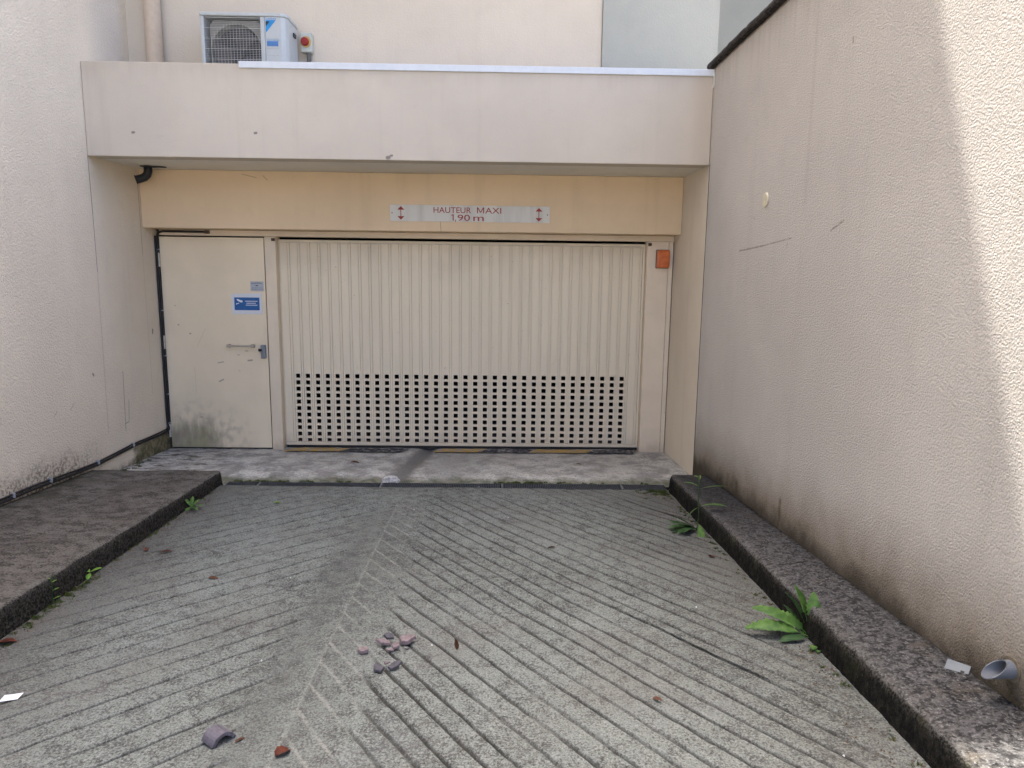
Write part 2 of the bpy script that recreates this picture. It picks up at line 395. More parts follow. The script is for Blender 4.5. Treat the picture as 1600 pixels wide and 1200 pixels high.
def m_ramp():
    n = NT('grooved ramp concrete', .95, .15); p = n.pos(); o = n.xyz(p)
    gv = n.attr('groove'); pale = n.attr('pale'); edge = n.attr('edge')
    big = n.noise(.8, 4, .55); mid = n.noise(15, 4, .65); fine = n.noise(85, 4, .72); fine2 = n.noise(190, 3, .7)
    light = (.180, .196, .180); mids = (.089, .095, .087); dark = (.040, .041, .038)
    f = n.ma('ADD', n.ma('MULTIPLY', fine, .60), n.ma('MULTIPLY', mid, .40))
    f = n.ma('ADD', f, n.ma('MULTIPLY', n.ma('SUBTRACT', big, .5), .16))
    f = n.ma('ADD', f, n.ma('MULTIPLY', n.ma('SUBTRACT', n.noise(2.6, 4, .6), .5), .15))
    col = n.mix(n.mr(f, .435, .545), mids, light)
    col = n.mix(n.mr(f, .37, .45, 1, 0), col, dark)
    spk = n.noise(125, 2, .6); col = n.mix(n.ma('MULTIPLY', n.mr(spk, .55, .64), .7), col, (.052, .053, .048)); col = n.mix(n.ma('MULTIPLY', n.mr(spk, .36, .43, 1, 0), .6), col, (.27, .285, .265))
    col = n.mix(n.ma('MULTIPLY', n.mr(fine2, .57, .67, 0, 1), .5), col, (.30, .31, .285))
    col = n.mix(n.ma('MULTIPLY', n.mr(fine2, .34, .43, 1, 0), .8), col, (.040, .039, .035))
    # warm and bluish drift
    col = n.mix(n.ma('MULTIPLY', n.mr(n.noise(1.7, 3), .45, .7), .28), col, (.125, .115, .102))
    col = n.mix(n.ma('MULTIPLY', n.mr(n.noise(2.3, 4, .6, n.scale(p, (1, 1.3, 1))), .57, .72), .22), col, (.175, .185, .19))
    # trodden dark band beside the spine, soiled margins by the kerbs
    col = n.mix(n.ma('MULTIPLY', n.attr('band'), .5), col, (.082, .085, .078))
    ed = n.ma('MULTIPLY', edge, n.mr(n.ma('ADD', mid, n.ma('MULTIPLY', fine, .5)), .45, .95, .45, 1.0)); col = n.mix(n.ma('MULTIPLY', ed, .7), col, (.070, .062, .053))
    pits = n.ma('MULTIPLY', n.mr(n.voro(16), .0, .10, 1, 0), n.mr(n.noise(6, 2), .52, .62)); col = n.mix(n.ma('MULTIPLY', pits, .65), col, (.055, .053, .048))
    # soil lying in the grooves, cement skin on the lines beside the spine
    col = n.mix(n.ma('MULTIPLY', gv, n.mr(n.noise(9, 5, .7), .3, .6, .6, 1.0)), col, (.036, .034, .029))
    col = n.mix(n.ma('MULTIPLY', pale, n.mr(fine, .35, .6, .25, .8)), col, (.245, .247, .222))
    h = n.ma('ADD', n.ma('MULTIPLY', fine, .8), n.ma('MULTIPLY', mid, 1.0)); h = n.ma('SUBTRACT', h, n.ma('MULTIPLY', pits, .4))
    return n.done(col, n.bump(h, .8, .009))
M['ramp'] = m_ramp()
def m_apron():
    n = NT('apron concrete', .93, .2); p = n.pos(); o = n.xyz(p)
    fine = n.noise(60, 5, .7); mid = n.noise(5, 6, .68); big = n.noise(1.3, 4)
    col = n.mix(n.mr(mid, .36, .62), (.27, .26, .235), (.54, .525, .47))
    col = n.mix(n.ma('MULTIPLY', n.mr(fine, .40, .50, 1, 0), .6), col, (.15, .142, .128))
    col = n.mix(n.ma('MULTIPLY', n.mr(big, .45, .65), .3), col, (.33, .30, .265))
    # dark flakes on the left, under the door
    fl = n.ma('MULTIPLY', n.mr(n.noise(1.0, 5, .7, n.scale(p, (5, 14, 1))), .50, .60), n.mr(o[0], -2.3, -2.75)); col = n.mix(n.ma('MULTIPLY', fl, .9), col, (.06, .055, .04))
    # algae along the lip
    lip = n.ma('MULTIPLY', n.mr(n.ma('ADD', o[1], n.ma('MULTIPLY', n.ma('SUBTRACT', mid, .5), .16)), -1.02, -1.16), .8)
    col = n.mix(lip, col, n.mix(n.mr(n.noise(11, 4), .4, .6), (.055, .065, .025), (.16, .155, .10)))
    # darker along the middle gully, with a wider dark band beside it
    gl = n.ma('MULTIPLY', n.seg(p, (-.70, .1, 0), (-.86, -1.2, 0), .05, .15), .75); col = n.mix(n.ma('MULTIPLY', gl, n.mr(mid, .3, .6, .5, 1)), col, (.09, .085, .075))
    gl2 = n.ma('MULTIPLY', n.seg(p, (-.45, -.2, 0), (-.40, -1.0, 0), .05, .35), .45); col = n.mix(n.ma('MULTIPLY', gl2, n.mr(mid, .4, .6)), col, (.15, .145, .14))
    return n.done(col, n.bump(n.ma('ADD', fine, n.ma('MULTIPLY', mid, .8)), .5, .008))
M['apron'] = m_apron()
def m_pave():
    n = NT('old pavement concrete', .95, .15); p = n.pos(); o = n.xyz(p)
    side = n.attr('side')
    st = n.noise(1.0, 4, .7, n.scale(p, (9, 13, 9))); fine = n.noise(95, 4, .74); mid = n.noise(3.2, 4, .6)
    col = n.mix(n.mr(n.ma('ADD', n.ma('MULTIPLY', st, .55), n.ma('MULTIPLY', fine, .45)), .42, .56), (.046, .041, .035), (.128, .117, .101))
    col = n.mix(n.ma('MULTIPLY', n.mr(mid, .45, .65), .4), col, (.062, .052, .044))
    col = n.mix(n.ma('MULTIPLY', n.mr(fine, .57, .66), .6), col, (.19, .18, .165))
    col = n.mix(n.ma('MULTIPLY', n.mr(fine, .37, .45, 1, 0), .75), col, (.016, .015, .013))
    mo = n.ma('MULTIPLY', n.mr(o[0], -2.95, -3.22), n.mr(n.noise(5, 3), .35, .6)); col = n.mix(n.ma('MULTIPLY', mo, .8), col, (.030, .030, .018))
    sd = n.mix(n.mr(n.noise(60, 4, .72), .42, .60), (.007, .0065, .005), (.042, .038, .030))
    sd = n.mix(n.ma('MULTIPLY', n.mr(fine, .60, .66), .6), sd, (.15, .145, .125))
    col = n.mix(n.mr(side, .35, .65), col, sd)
    ed = n.ma('MULTIPLY', n.attr('arris'), n.mr(n.noise(90, 3, .7), .40, .62)); col = n.mix(n.ma('MULTIPLY', ed, .42), col, (.19, .178, .155))
    return n.done(col, n.bump(n.ma('ADD', fine, st), .8, .009))
M['pave'] = m_pave()
def m_kerb():
    n = NT('old kerb concrete', .95, .15); p = n.pos(); o = n.xyz(p)
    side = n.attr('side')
    fine = n.noise(80, 4, .76); mid = n.noise(7, 4, .65); st = n.noise(28, 4, .7)
    col = n.mix(n.mr(n.ma('ADD', n.ma('MULTIPLY', st, .5), n.ma('MULTIPLY', fine, .5)), .42, .56), (.026, .025, .026), (.105, .103, .102))
    col = n.mix(n.ma('MULTIPLY', n.mr(mid, .56, .68), .5), col, (.085, .066, .045))
    col = n.mix(n.ma('MULTIPLY', n.mr(fine, .56, .65), .75), col, (.225, .226, .22))
    pit = n.mr(n.ma('ADD', n.ma('MULTIPLY', n.voro(38), .8), n.ma('MULTIPLY', st, .35)), .22, .34, 1, 0)
    col = n.mix(n.ma('MULTIPLY', pit, .85), col, (.010, .0095, .009))
    far = n.mr(o[1], -3.4, -2.2); col = n.mix(n.ma('MULTIPLY', far, .6), col, (.022, .020, .020))
    crk = n.seg(p, (1.44, -3.53, .325), (1.60, -3.50, .33), .003, .008)
    col = n.mix(crk, col, (.006, .006, .006))
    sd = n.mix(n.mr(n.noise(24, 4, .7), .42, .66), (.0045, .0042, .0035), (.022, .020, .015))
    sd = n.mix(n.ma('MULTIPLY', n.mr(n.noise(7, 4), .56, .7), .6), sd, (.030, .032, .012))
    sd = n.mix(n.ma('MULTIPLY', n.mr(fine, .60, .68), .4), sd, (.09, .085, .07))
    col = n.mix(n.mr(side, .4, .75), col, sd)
    ed = n.ma('MULTIPLY', n.attr('arris'), n.mr(n.noise(90, 3, .7), .40, .62)); col = n.mix(n.ma('MULTIPLY', ed, .42), col, (.21, .20, .175))
    h = n.ma('SUBTRACT', n.ma('ADD', fine, n.ma('ADD', st, mid)), n.ma('MULTIPLY', pit, .8))
    return n.done(col, n.bump(h, .9, .012))
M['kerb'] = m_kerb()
M['ground'] = plain('light_concrete', (.40, .385, .35), .95, .2, var=.2, sc=30, bump=.5)  # light ground colour, raised so more sunlight bounces onto the shaded fronts
M['floor_in'] = plain('garage floor', (.20, .20, .21), .8, .2, var=.2, sc=6)

# ================================================================= THE SETTING
# ground sheet: under the ramp, and the street level behind the photographer
g = MB()
prof = [(160, -.14), (-8.42, -.14), (-8.46, .36), (-160, .36)]
g.add([(x, y, z) for x in (-160, 160) for y, z in prof], [(i, i + 1, i + 5, i + 4) for i in range(3)])
tag(g.build('ground', M['ground'], loc=(0, 0, -.14)), 'grey paved ground around the ramp', None, kind='structure')

# ramp: herringbone grooves pressed into the concrete on both sides of a straight spine
XS = -0.743
def vnoise(x, y, seed=0):
    xi = np.floor(x).astype(int); yi = np.floor(y).astype(int); fx = x - xi; fy = y - yi
    fx = fx * fx * (3 - 2 * fx); fy = fy * fy * (3 - 2 * fy)
    def h(a, b):
        v = (a * 374761393 + b * 668265263 + seed * 69069) & 0xffffffff
        v = ((v ^ (v >> 13)) * 1274126177) & 0xffffffff
        return ((v ^ (v >> 16)) & 0xffff) / 65535.0
    return (h(xi, yi) * (1 - fx) + h(xi + 1, yi) * fx) * (1 - fy) + (h(xi, yi + 1) * (1 - fx) + h(xi + 1, yi + 1) * fx) * fy
def ramp_half(sgn, ang, pitch, umax, tr0, tr1, fade0):
    dx, dy = sgn * math.cos(ang), -math.sin(ang)
    cosp = math.cos(ang)                       # t (along spine) -> perpendicular distance
    lines = []; t = tr0
    while t > tr1:
        lines.append(t); t -= pitch * (1 + (rng.random() - .5) * .22)
    offs = [0, .0022, .0045, .0068, .009, .012]
    ts = []; prof = []; lid = []
    for k, L in enumerate(lines):
        nx = lines[k + 1] if k + 1 < len(lines) else L - pitch
        for o_ in sorted(offs):
            ts.append(L - o_ / cosp); lid.append((k, o_))
        a = L - offs[-1] / cosp; b = nx + offs[-1] / cosp
        for q in range(1, 5): ts.append(a + (b - a) * q / 5); lid.append((k, 1.0))
        for o_ in sorted(offs[1:], reverse=True): ts.append(nx + o_ / cosp); lid.append((k + 1, o_))
    ts = np.array(ts); K = np.array([l[0] for l in lid]); O = np.array([l[1] for l in lid])
    us = np.linspace(0, umax, int(umax / .018))
    T, U = np.meshgrid(ts, us, indexing='ij'); KK = np.repeat(K[:, None], len(us), 1); OO = np.repeat(O[:, None], len(us), 1)
    wob = (vnoise(U * 2.0, KK * 7.3, 3 + sgn) - .5) * .022 + (vnoise(U * 18, KK * 3.1, 9 + sgn) - .5) * .006
    tilt = (vnoise(KK * 1.7, KK * 0.0, 5) - .5) * .02 * U
    X = XS + dx * U; Y = T + dy * U + wob + tilt
    depthmod = np.clip(.45 + 1.25 * vnoise(U * 3.1, KK * 1.9, 21 + sgn), 0, 1) * np.clip(.7 + .6 * vnoise(KK * 3.3, KK * 0., 4), .3, 1)
    near = np.clip((U - fade0) / .22, 0, 1); near = near * near * (3 - 2 * near)
    wide = (.0072 if sgn > 0 else .0062) + .0045 * vnoise(U * 9, KK * 2.7, 33)
    pr = np.clip(1 - (OO / wide) ** 2, 0, 1); pr[OO >= .0119] = 0
    dist_edge = np.where(sgn > 0, 1.39 - X, X + 2.26)
    edge_fade = np.clip((dist_edge - .06) / .25, 0, 1)
    far_fade = np.clip((-1.45 - Y) / .5, .35, 1)
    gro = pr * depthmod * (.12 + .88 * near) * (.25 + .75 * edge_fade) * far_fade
    Z0 = ramp_z(X, Y)
    Z = Z0 - gro * .012 + (vnoise(X * 24, Y * 24, 1) - .5) * .0035 + (vnoise(X * 60, Y * 60, 2) - .5) * .0022 + (vnoise(X * 3, Y * 3, 6) - .5) * .008
    spine = np.clip(1 - (U / .012) ** 2, 0, 1) * np.clip((-1.5 - Y) / .3, 0, 1)
    pale = np.clip(pr * (1 - near) * (1.0 if sgn > 0 else .25) * np.clip(1.5 * vnoise(U * 7, KK * 2.3, 41) + .1, 0, 1) + spine * .6 * np.clip(.4 + vnoise(Y * 4, X * 0, 8), 0, 1), 0, 1)
    pale = pale * np.clip((-1.7 - Y) / .4, 0, 1)
    band = (np.clip(1 - np.abs(U - .16) / .26, 0, 1) if sgn < 0 else np.clip(1 - U / .42, 0, 1) * .85) * np.clip((-1.9 - Y) / .5, 0, 1)
    edge = np.clip(1 - dist_edge / (.75 if sgn > 0 else .6), 0, 1) * (np.clip(.75 + (Y + 3.2) * .25, .4, 1) if sgn > 0 else 1.0)
    edge = np.maximum(edge, np.clip(1 - (-1.39 - Y) / .25, 0, 1) * .35)
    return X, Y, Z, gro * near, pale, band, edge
rm = MB(); A = {k: [] for k in ('groove', 'pale', 'band', 'edge')}
YD = -1.392                                     # edge of the drain
for sgn, ang, pitch, umax, fade in ((1, math.radians(55.5), .173, 3.80, .26), (-1, math.radians(40.5), .188, 2.06, .12)):
    X, Y, Z, G, Pl, Bn, Ed = ramp_half(sgn, ang, pitch, umax, 1.9 if sgn > 0 else .2, -8.5, fade)
    nr, nc = X.shape; off = len(rm.v)
    Yc = np.minimum(Y, YD)
    rm.v.extend(zip(X.ravel().tolist(), Yc.ravel().tolist(), Z.ravel().tolist()))
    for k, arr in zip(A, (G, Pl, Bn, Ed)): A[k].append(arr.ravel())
    ok = (Y <= YD) & (Y > -8.5)
    okf = ok[:-1, :-1] | ok[1:, :-1] | ok[:-1, 1:] | ok[1:, 1:]
    ii, jj = np.nonzero(okf); b = off + ii * nc + jj
    rm.f.extend(zip(b.tolist(), (b + 1).tolist(), (b + nc + 1).tolist(), (b + nc).tolist()))
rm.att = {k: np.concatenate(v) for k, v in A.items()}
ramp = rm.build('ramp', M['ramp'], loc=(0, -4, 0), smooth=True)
tag(ramp, 'grey grooved concrete ramp with herringbone lines running down to the garage', None, kind='structure')

# apron between the drain and the doors, with a shallow gully in the middle
ap = MB()
xs = np.linspace(-3.275, 1.684, 170); ys = np.concatenate([np.linspace(.16, -.95, 40), np.linspace(-.97, -1.235, 22)])
for y in ys:
    for x in xs:
        gx = -.71 + .13 * y; d = abs(x - gx) / .075
        z = apron_z(float(y)) - .030 * max(0, 1 - d * d) + .006 * N3(x * 6, y * 6) + .003 * N3(x * 22, y * 22)
        if y < -.95: z += .010 * N3(x * 9, y * 9, 3) 
        ap.v.append((float(x), float(y) + (.012 * N3(x * 5, 0, 7) if y < -1.1 else 0), z - .004))
nx = len(xs)
ap.f = [(i * nx + j, i * nx + j + 1, (i + 1) * nx + j + 1, (i + 1) * nx + j) for i in range(len(ys) - 1) for j in range(nx - 1)]
tag(ap.build('apron', M['apron'], loc=(-.8, -.5, 0), smooth=True), 'pale concrete apron in front of the garage doors', None, kind='structure')
# garage floor inside
fl = MB().box(-3.6, 2.0, .17, 7.0, -.1, -.004)
tag(fl.build('garage_floor', M['floor_in']), None, None, kind='structure')

def raised_edge(name, mat, sections, label):
    """sections: list of (Y, list of (X,Z,side,arris)) swept into a sheet with roughened arrises"""
    mb = MB(); side = []; arr = []
    n = len(sections[0][1])
    for Y, pts in sections:
        for X, Z, sd, ar in pts:
            k = 1.0 if ar > 0 or sd > 0 else .4
            mb.v.append((X + .007 * k * N3(Y * 5, Z * 14, 1) + .005 * ar * N3(Y * 19, 2, 2), Y, Z + .006 * k * N3(X * 11, Y * 9, 4) + .006 * ar * N3(Y * 17, 7, 1)))
            side.append(sd); arr.append(ar)
    mb.f = [(i * n + j, i * n + j + 1, (i + 1) * n + j + 1, (i + 1) * n + j) for i in range(len(sections) - 1) for j in range(n - 1)]
    mb.f.append(tuple(range(n)))
    mb.att = {'side': side, 'arris': arr}
    return tag(mb.build(name, mat, smooth=True), label, None, kind='structure')
def pave_section(Y, drop=0.0):
    zt = pave_top(Y) - drop; zw = .164 + .058 * (-1.355 - Y) - drop; xe = -2.245 - .012 * (-1.355 - Y); zb = ramp_z(xe, Y) - .05
    pts = [(XL + .002, -.1, 0, 0), (XL + .004, zw, 0, 0)]
    pts += [(XL + (xe - .02 - XL) * k / 12, zw + (zt - zw) * k / 12 + .003 * math.sin(k), 0, 0) for k in range(1, 12)]
    pts += [(xe - .035, zt, 0, .15), (xe - .014, zt - .001, 0, .8), (xe - .004, zt - .007, .25, 1), (xe, zt - .017, .8, .8), (xe + .002, zt - .034, 1, .35)]
    pts += [(xe + .002 + .003 * k, zt - .034 + (zb - zt + .034) * k / 4, 1, 0) for k in range(1, 5)]
    return (Y, pts)
Ys = list(np.arange(-1.352, -8.45, -.03))
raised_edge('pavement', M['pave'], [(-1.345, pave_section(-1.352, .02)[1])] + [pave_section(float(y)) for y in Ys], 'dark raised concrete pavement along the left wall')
def kerb_section(Y, drop=0.0, inset=0.0):
    zt = kerb_top(Y) - drop; xi = 1.388 - .004 * (-1.45 - Y) + inset; zb = ramp_z(xi, Y) - .05; zw = .19 + .0705 * (-1.46 - Y) - drop
    pts = [(xi - .008, zb, 1, 0), (xi - .006, zb + (zt - zb) * .3, 1, 0), (xi - .004, zb + (zt - zb) * .6, 1, 0), (xi - .001, zt - .050, 1, .05), (xi + .002, zt - .030, .9, .5), (xi + .009, zt - .014, .5, 1), (xi + .021, zt - .004, .1, 1), (xi + .045, zt, 0, .3)]
    pts += [(xi + .045 + (XR - xi - .05) * k / 7, zt + (zw - zt) * k / 7, 0, 0) for k in range(1, 8)] + [(XR - .003, -.1, 0, 0)]
    return (Y, pts)
Ys = list(np.arange(-1.455, -8.45, -.025))
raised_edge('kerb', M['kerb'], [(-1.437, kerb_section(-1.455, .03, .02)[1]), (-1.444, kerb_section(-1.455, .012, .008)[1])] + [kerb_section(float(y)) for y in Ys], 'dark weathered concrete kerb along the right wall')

# ================================================================= WALLS AND BUILDING
lw = MB().box(XL - .35, XL, -9.0, .13, -.3, 11.84)
tag(lw.build('rendered_wall', M['wall_left']), 'tall cream rendered wall rising above the dark pavement, cable along its foot', 'wall')

rw = thing('boundary_wall', (XR + .12, -5, -.1), 'cream boundary wall with dark coping, standing behind the mossy kerb, partly in sun', 'wall')
MB().box(XR, XR + .26, -9.0, YF - .0075, -.3, 3.385).build('wall_body', M['wall_right'], rw)
MB().box(XR + .01, XR + .25, -9.0, -.96, 3.386, 3.41).build('mortar_bed', M['mortar'], rw)
cop0 = None
def coping_mesh(k):
    mb = MB(); L = .50; pts = []
    n = 14
    for i in range(n):
        y = -L * i / (n - 1)
        r = [(XR - .032, 3.408), (XR - .040, 3.425), (XR - .034, 3.447), (XR + .0, 3.458), (XR + .13, 3.475), (XR + .26, 3.458), (XR + .30, 3.44), (XR + .30, 3.408)]
        for j, (x, z) in enumerate(r): mb.v.append((x + .007 * N3(y * 14, j, k), y, z + .006 * N3(y * 17, j * 2, k + 5)))
    m = 8
    mb.f = [(i * m + j, i * m + (j + 1) % m, (i + 1) * m + (j + 1) % m, (i + 1) * m + j) for i in range(n - 1) for j in range(m)] + [tuple(range(m)), tuple(range((n - 1) * m, n * m))]
    return mb
protos = []
y = -.955; k = 0
while y > -8.6:
    if len(protos) < 4:
        mb = coping_mesh(k); mb.v = [(a, b + y, c + (.004 if k % 2 else 0)) for a, b, c in mb.v]
        o = mb.build('coping_slab', M['coping'], rw, loc=(XR + .12, y, 3.408)); protos.append(o)
    else:
        clone(protos[k % 4], rw, (XR + .12, y, 3.408 + (.004 if k % 2 else 0)))
    y -= .507; k += 1

gb = thing('garage_building', (-.8, -.2, 0), 'cream rendered garage building with deep fascia over the recessed entrance', 'building')
fas = MB().box(XL + .002, XR - .004, YF, YF + .16, ZS, ZF).build('fascia', M['fascia'], gb, bevel=.006)
MB().box(-2.05, XR - .006, YF - .014, YF + .19, ZF - .034, ZF + .016).build('capping_strip', M['white_metal'], fas, bevel=.003)
MB().box(XL + .002, XR - .002, YF + .162, .1, ZS + .006, ZF - .09).build('roof_slab', M['soffit'], gb)
MB().box(XL + .002, XR - .002, YLN, .0, ZLB, ZS + .005).build('lintel', M['lintel'], gb, bevel=.006)
MB().box(XR, XR + .26, YF - .004, .13, -.3, ZS + .6).build('side_wall', M['recess'], gb)
MB().box(XR - .004, XR + .2, YF - .0072, YF - .0045, .05, 2.66).build('expansion_joint', M['joint'], gb)
MB().box(XL + .001, .884, YB, YB + .3, ZF - .088, 11.84).build('upper_wall', M['upper'], gb)
MB().box(.888, 1.915, YB - .018, YB + .3, ZF - .088, 11.84).build('upper_wall_panel', M['upper2'], gb)
MB().box(XL, 1.9, YB + .31, 9.0, 3.3, 11.82).build('upper_body', M['upper'], gb)
# dark parking space behind the gate
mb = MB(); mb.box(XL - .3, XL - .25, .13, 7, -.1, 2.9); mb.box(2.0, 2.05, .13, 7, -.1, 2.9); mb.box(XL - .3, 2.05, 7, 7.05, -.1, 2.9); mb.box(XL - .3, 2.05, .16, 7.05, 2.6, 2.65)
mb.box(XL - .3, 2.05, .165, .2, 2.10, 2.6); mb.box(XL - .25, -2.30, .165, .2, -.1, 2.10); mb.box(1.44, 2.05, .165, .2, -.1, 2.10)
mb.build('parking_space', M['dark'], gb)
# frame around the doors
MB().box(XL + .035, XR - .004, .0, .14, 2.088, ZLB - .002).build('frame_head', M['frame'], gb, bevel=.003)
MB().box(-2.252, -2.147, -.002, .14, -.012, 2.0865).build('frame_post', M['frame'], gb, bevel=.004)
MB().box(1.426, 1.632, -.002, .14, -.012, 2.0865).build('frame_post', M['frame'], gb, bevel=.004)
MB().box(1.6355, 1.678, .002, .14, -.012, 2.0865).build('frame_batten', M['frame'], gb, bevel=.003)
MB().box(1.6322, 1.6352, .012, .13, 0, 2.08).build('frame_gap', M['joint'], gb)
MB().box(1.6785, XR - .001, .02, .13, 0, 2.08).build('frame_gap', M['joint'], gb)
MB().box(XL + .001, -3.262, .03, .14, -.01, 2.14).build('frame_gap', M['joint'], gb)

nb = MB().box(1.95, 9.0, 2.2, 9.0, -.14, 11.0)
tag(nb.build('neighbouring_building', M['grey_building']), 'shaded grey rendered building seen above the coping, behind the cream upper wall', 'building')

# ================================================================= GARAGE GATE
YG = .085
gt = thing('garage_gate', (-.37, YG, .02), 'cream ribbed up-and-over garage gate with rows of square vent holes', 'garage door')
PIT = .0982; X0 = -2.136
def slat_mesh(holes):
    mb = MB(); z0, z1 = .060, 2.036; y = 0.0
    xa, xb = .0005, .0705; hx0, hx1 = .0275 - .0005, .0275 + .0425
    hx0, hx1 = .015, .058
    rows = [(.7530 - .0657 * k - .043, .7530 - .0657 * k) for k in range(11)][::-1]
    if holes:
        zs = [z0] + [v for r in rows for v in r] + [z1]
        for a, b in zip(zs, zs[1:]):
            hole = any(abs(a - r[0]) < 1e-6 for r in rows)
            for u, v in ((xa, hx0), (hx0, hx1), (hx1, xb)):
                if hole and u == hx0:
                    d = .022
                    mb.add([(u, y, a), (u, y, b), (u, y + d, b), (u, y + d, a)], [(0, 1, 2, 3)])
                    mb.add([(v, y, a), (v, y, b), (v, y + d, b), (v, y + d, a)], [(3, 2, 1, 0)])
                    mb.add([(u, y, a), (v, y, a), (v, y + d, a), (u, y + d, a)], [(3, 2, 1, 0)])
                    mb.add([(u, y, b), (v, y, b), (v, y + d, b), (u, y + d, b)], [(0, 1, 2, 3)])
                else:
                    mb.add([(u, y, a), (v, y, a), (v, y, b), (u, y, b)], [(0, 1, 2, 3)])
    else:
        mb.add([(xa, y, z0), (xb, y, z0), (xb, y, z1), (xa, y, z1)], [(0, 1, 2, 3)])
    pr = [(xb, y), (xb + .0004, y + .010), (xb + .0042, y + .010), (xb + .0046, y - .001), (PIT - .0046, y - .001), (PIT - .0042, y + .010), (PIT + .0002, y + .010), (PIT + .0005, y)]
    for (a, ya), (b, yb) in zip(pr, pr[1:]):
        mb.add([(a, ya, z0), (b, yb, z0), (b, yb, z1), (a, ya, z1)], [(0, 1, 2, 3)])
    return mb
def slat_build(holes):
    mb = slat_mesh(holes); me = bpy.data.meshes.new('slat'); me.from_pydata(mb.v, [], mb.f); me.materials.append(M['gate']); me.update(); return me
sl_h, sl_p = slat_build(True), slat_build(False)
for i in range(36):
    o = bpy.data.objects.new('slat', sl_p if i in (0, 35) else sl_h); COL.objects.link(o); o.parent = gt
    o.location = Vector((X0 + i * PIT, YG + .0012 * math.sin(i * 2.3), 0)) - WL[gt]
XE = X0 + 36 * PIT + .002
MB().box(X0 - .006, XE + .022, YG - .007, YG + .03, .026, .0585).build('bottom_rail', M['gate'], gt, bevel=.002)
MB().box(X0 - .006, XE + .022, YG - .006, YG + .03, 2.0375, 2.064).build('top_rail', M['gate'], gt, bevel=.002)
MB().box(X0 - .0075, X0 - .0005, YG - .005, YG + .03, .059, 2.037).build('edge_stile', M['gate'], gt)
MB().box(XE, XE + .021, YG - .005, YG + .03, .059, 2.037).build('edge_stile', M['gate'], gt)
MB().box(X0, XE + .02, YG + .004, YG + .024, -.006, .0255).build('rubber_seal', M['black'], gt)
for x in (-2.165, 1.447):
    mb = MB(); mb.box(x - .016, x + .016, -.022, -.003, 2.045, 2.072)
    mb.build('pivot_bracket', plain('rusty steel', (.10, .07, .05), .7, .3, .4), gt, bevel=.003)

# painted yellow and black threshold strip
th = thing('floor_marking', (-.4, -.05, 0), 'worn yellow and black striped paint on the threshold under the gate', 'floor marking')
def m_paint(name, c):
    n = NT(name, .8, .2); f = n.noise(24, 6, .7)
    return n.done(n.mix(n.mr(f, .48, .60), c, (.30, .28, .26)), n.bump(n.noise(60, 4), .4, .006))
M['yellow'] = m_paint('worn yellow paint', (.42, .27, .07)); M['blackpaint'] = m_paint('worn black paint', (.03, .032, .038))
edges = [(-2.10, 'y'), (-1.52, 'b'), (-.93, 'k'), (-.60, 'y'), (-.16, 'b'), (.34, 'y'), (.92, 'b'), (1.40, None)]
for (a, c), (b, _) in zip(edges, edges[1:]):
    if c == 'k': continue
    mb = MB(); n = 12; sh = .10
    y0, y1 = .035, -.125
    for k in range(n + 1):
        x = a + (b - a - .004) * k / n
        for y in (y0, y1):
            xx = min(max(x + (sh if y == y0 and c else 0) - .05, -2.12), 1.41)
            yy = y + .012 * N3(xx * 8, y)
            gx = -.71 + .13 * yy; d = abs(xx - gx) / .075
            mb.v.append((xx, yy, apron_z(yy) - .030 * max(0, 1 - d * d) + .0085))
    mb.f = [(2 * k, 2 * k + 1, 2 * k + 3, 2 * k + 2) for k in range(n)]
    mb.build('stripe', M['yellow'] if c == 'y' else M['blackpaint'], th)

# ================================================================= PEDESTRIAN DOOR
pd = thing('pedestrian_door', (-2.76, 0, 0), 'plain cream steel pedestrian door with scuffs and green stain at its foot', 'door')
M['steel'] = plain('brushed steel', (.50, .47, .42), .35, .5, .8, var=.1)
M['lockgrey'] = plain('grey lock casing', (.20, .22, .25), .45, .4, .3)
MB().box(-3.252, -2.262, .004, .05, .012, 2.074).build('leaf', M['door'], pd, bevel=.003)
MB().box(-3.2, -2.27, .052, .10, .0, 2.08).build('door_backing', M['dark'], pd)
h = MB(); h.tube([(-2.625, -.04, 1.038), (-2.405, -.04, 1.036)], .0075, 10)
hb = h.build('handle', M['steel'], pd, smooth=False)
for x in (-2.632, -2.398): MB().box(x - .014, x + .014, -.048, .0035, 1.021, 1.053).build('handle_mount', plain('handle paint', (.42, .36, .29), .5), hb, bevel=.003)
lk = MB().box(-2.322, -2.277, -.035, .0035, .915, 1.048).build('lock', M['lockgrey'], pd, bevel=.006)
mb = MB(); mb.disc((-2.318, -.036, 1.0), .011, 'y', -.02, 14); mb.box(-2.345, -2.322, -.03, -.01, .985, 1.01); mb.build('keyhole_knob', M['black'], lk)
for z in (1.79, 1.0, .12):
    mb = MB(); mb.tube([(-3.256, -.012, z), (-3.256, -.012, z + .13)], .0105, 10); mb.build('hinge', plain('hinge steel', (.52, .47, .41), .5, .4, .2), pd)
MB().box(-3.25, -2.262, .015, .045, .0, .0115).build('door_seal', M['black'], pd)

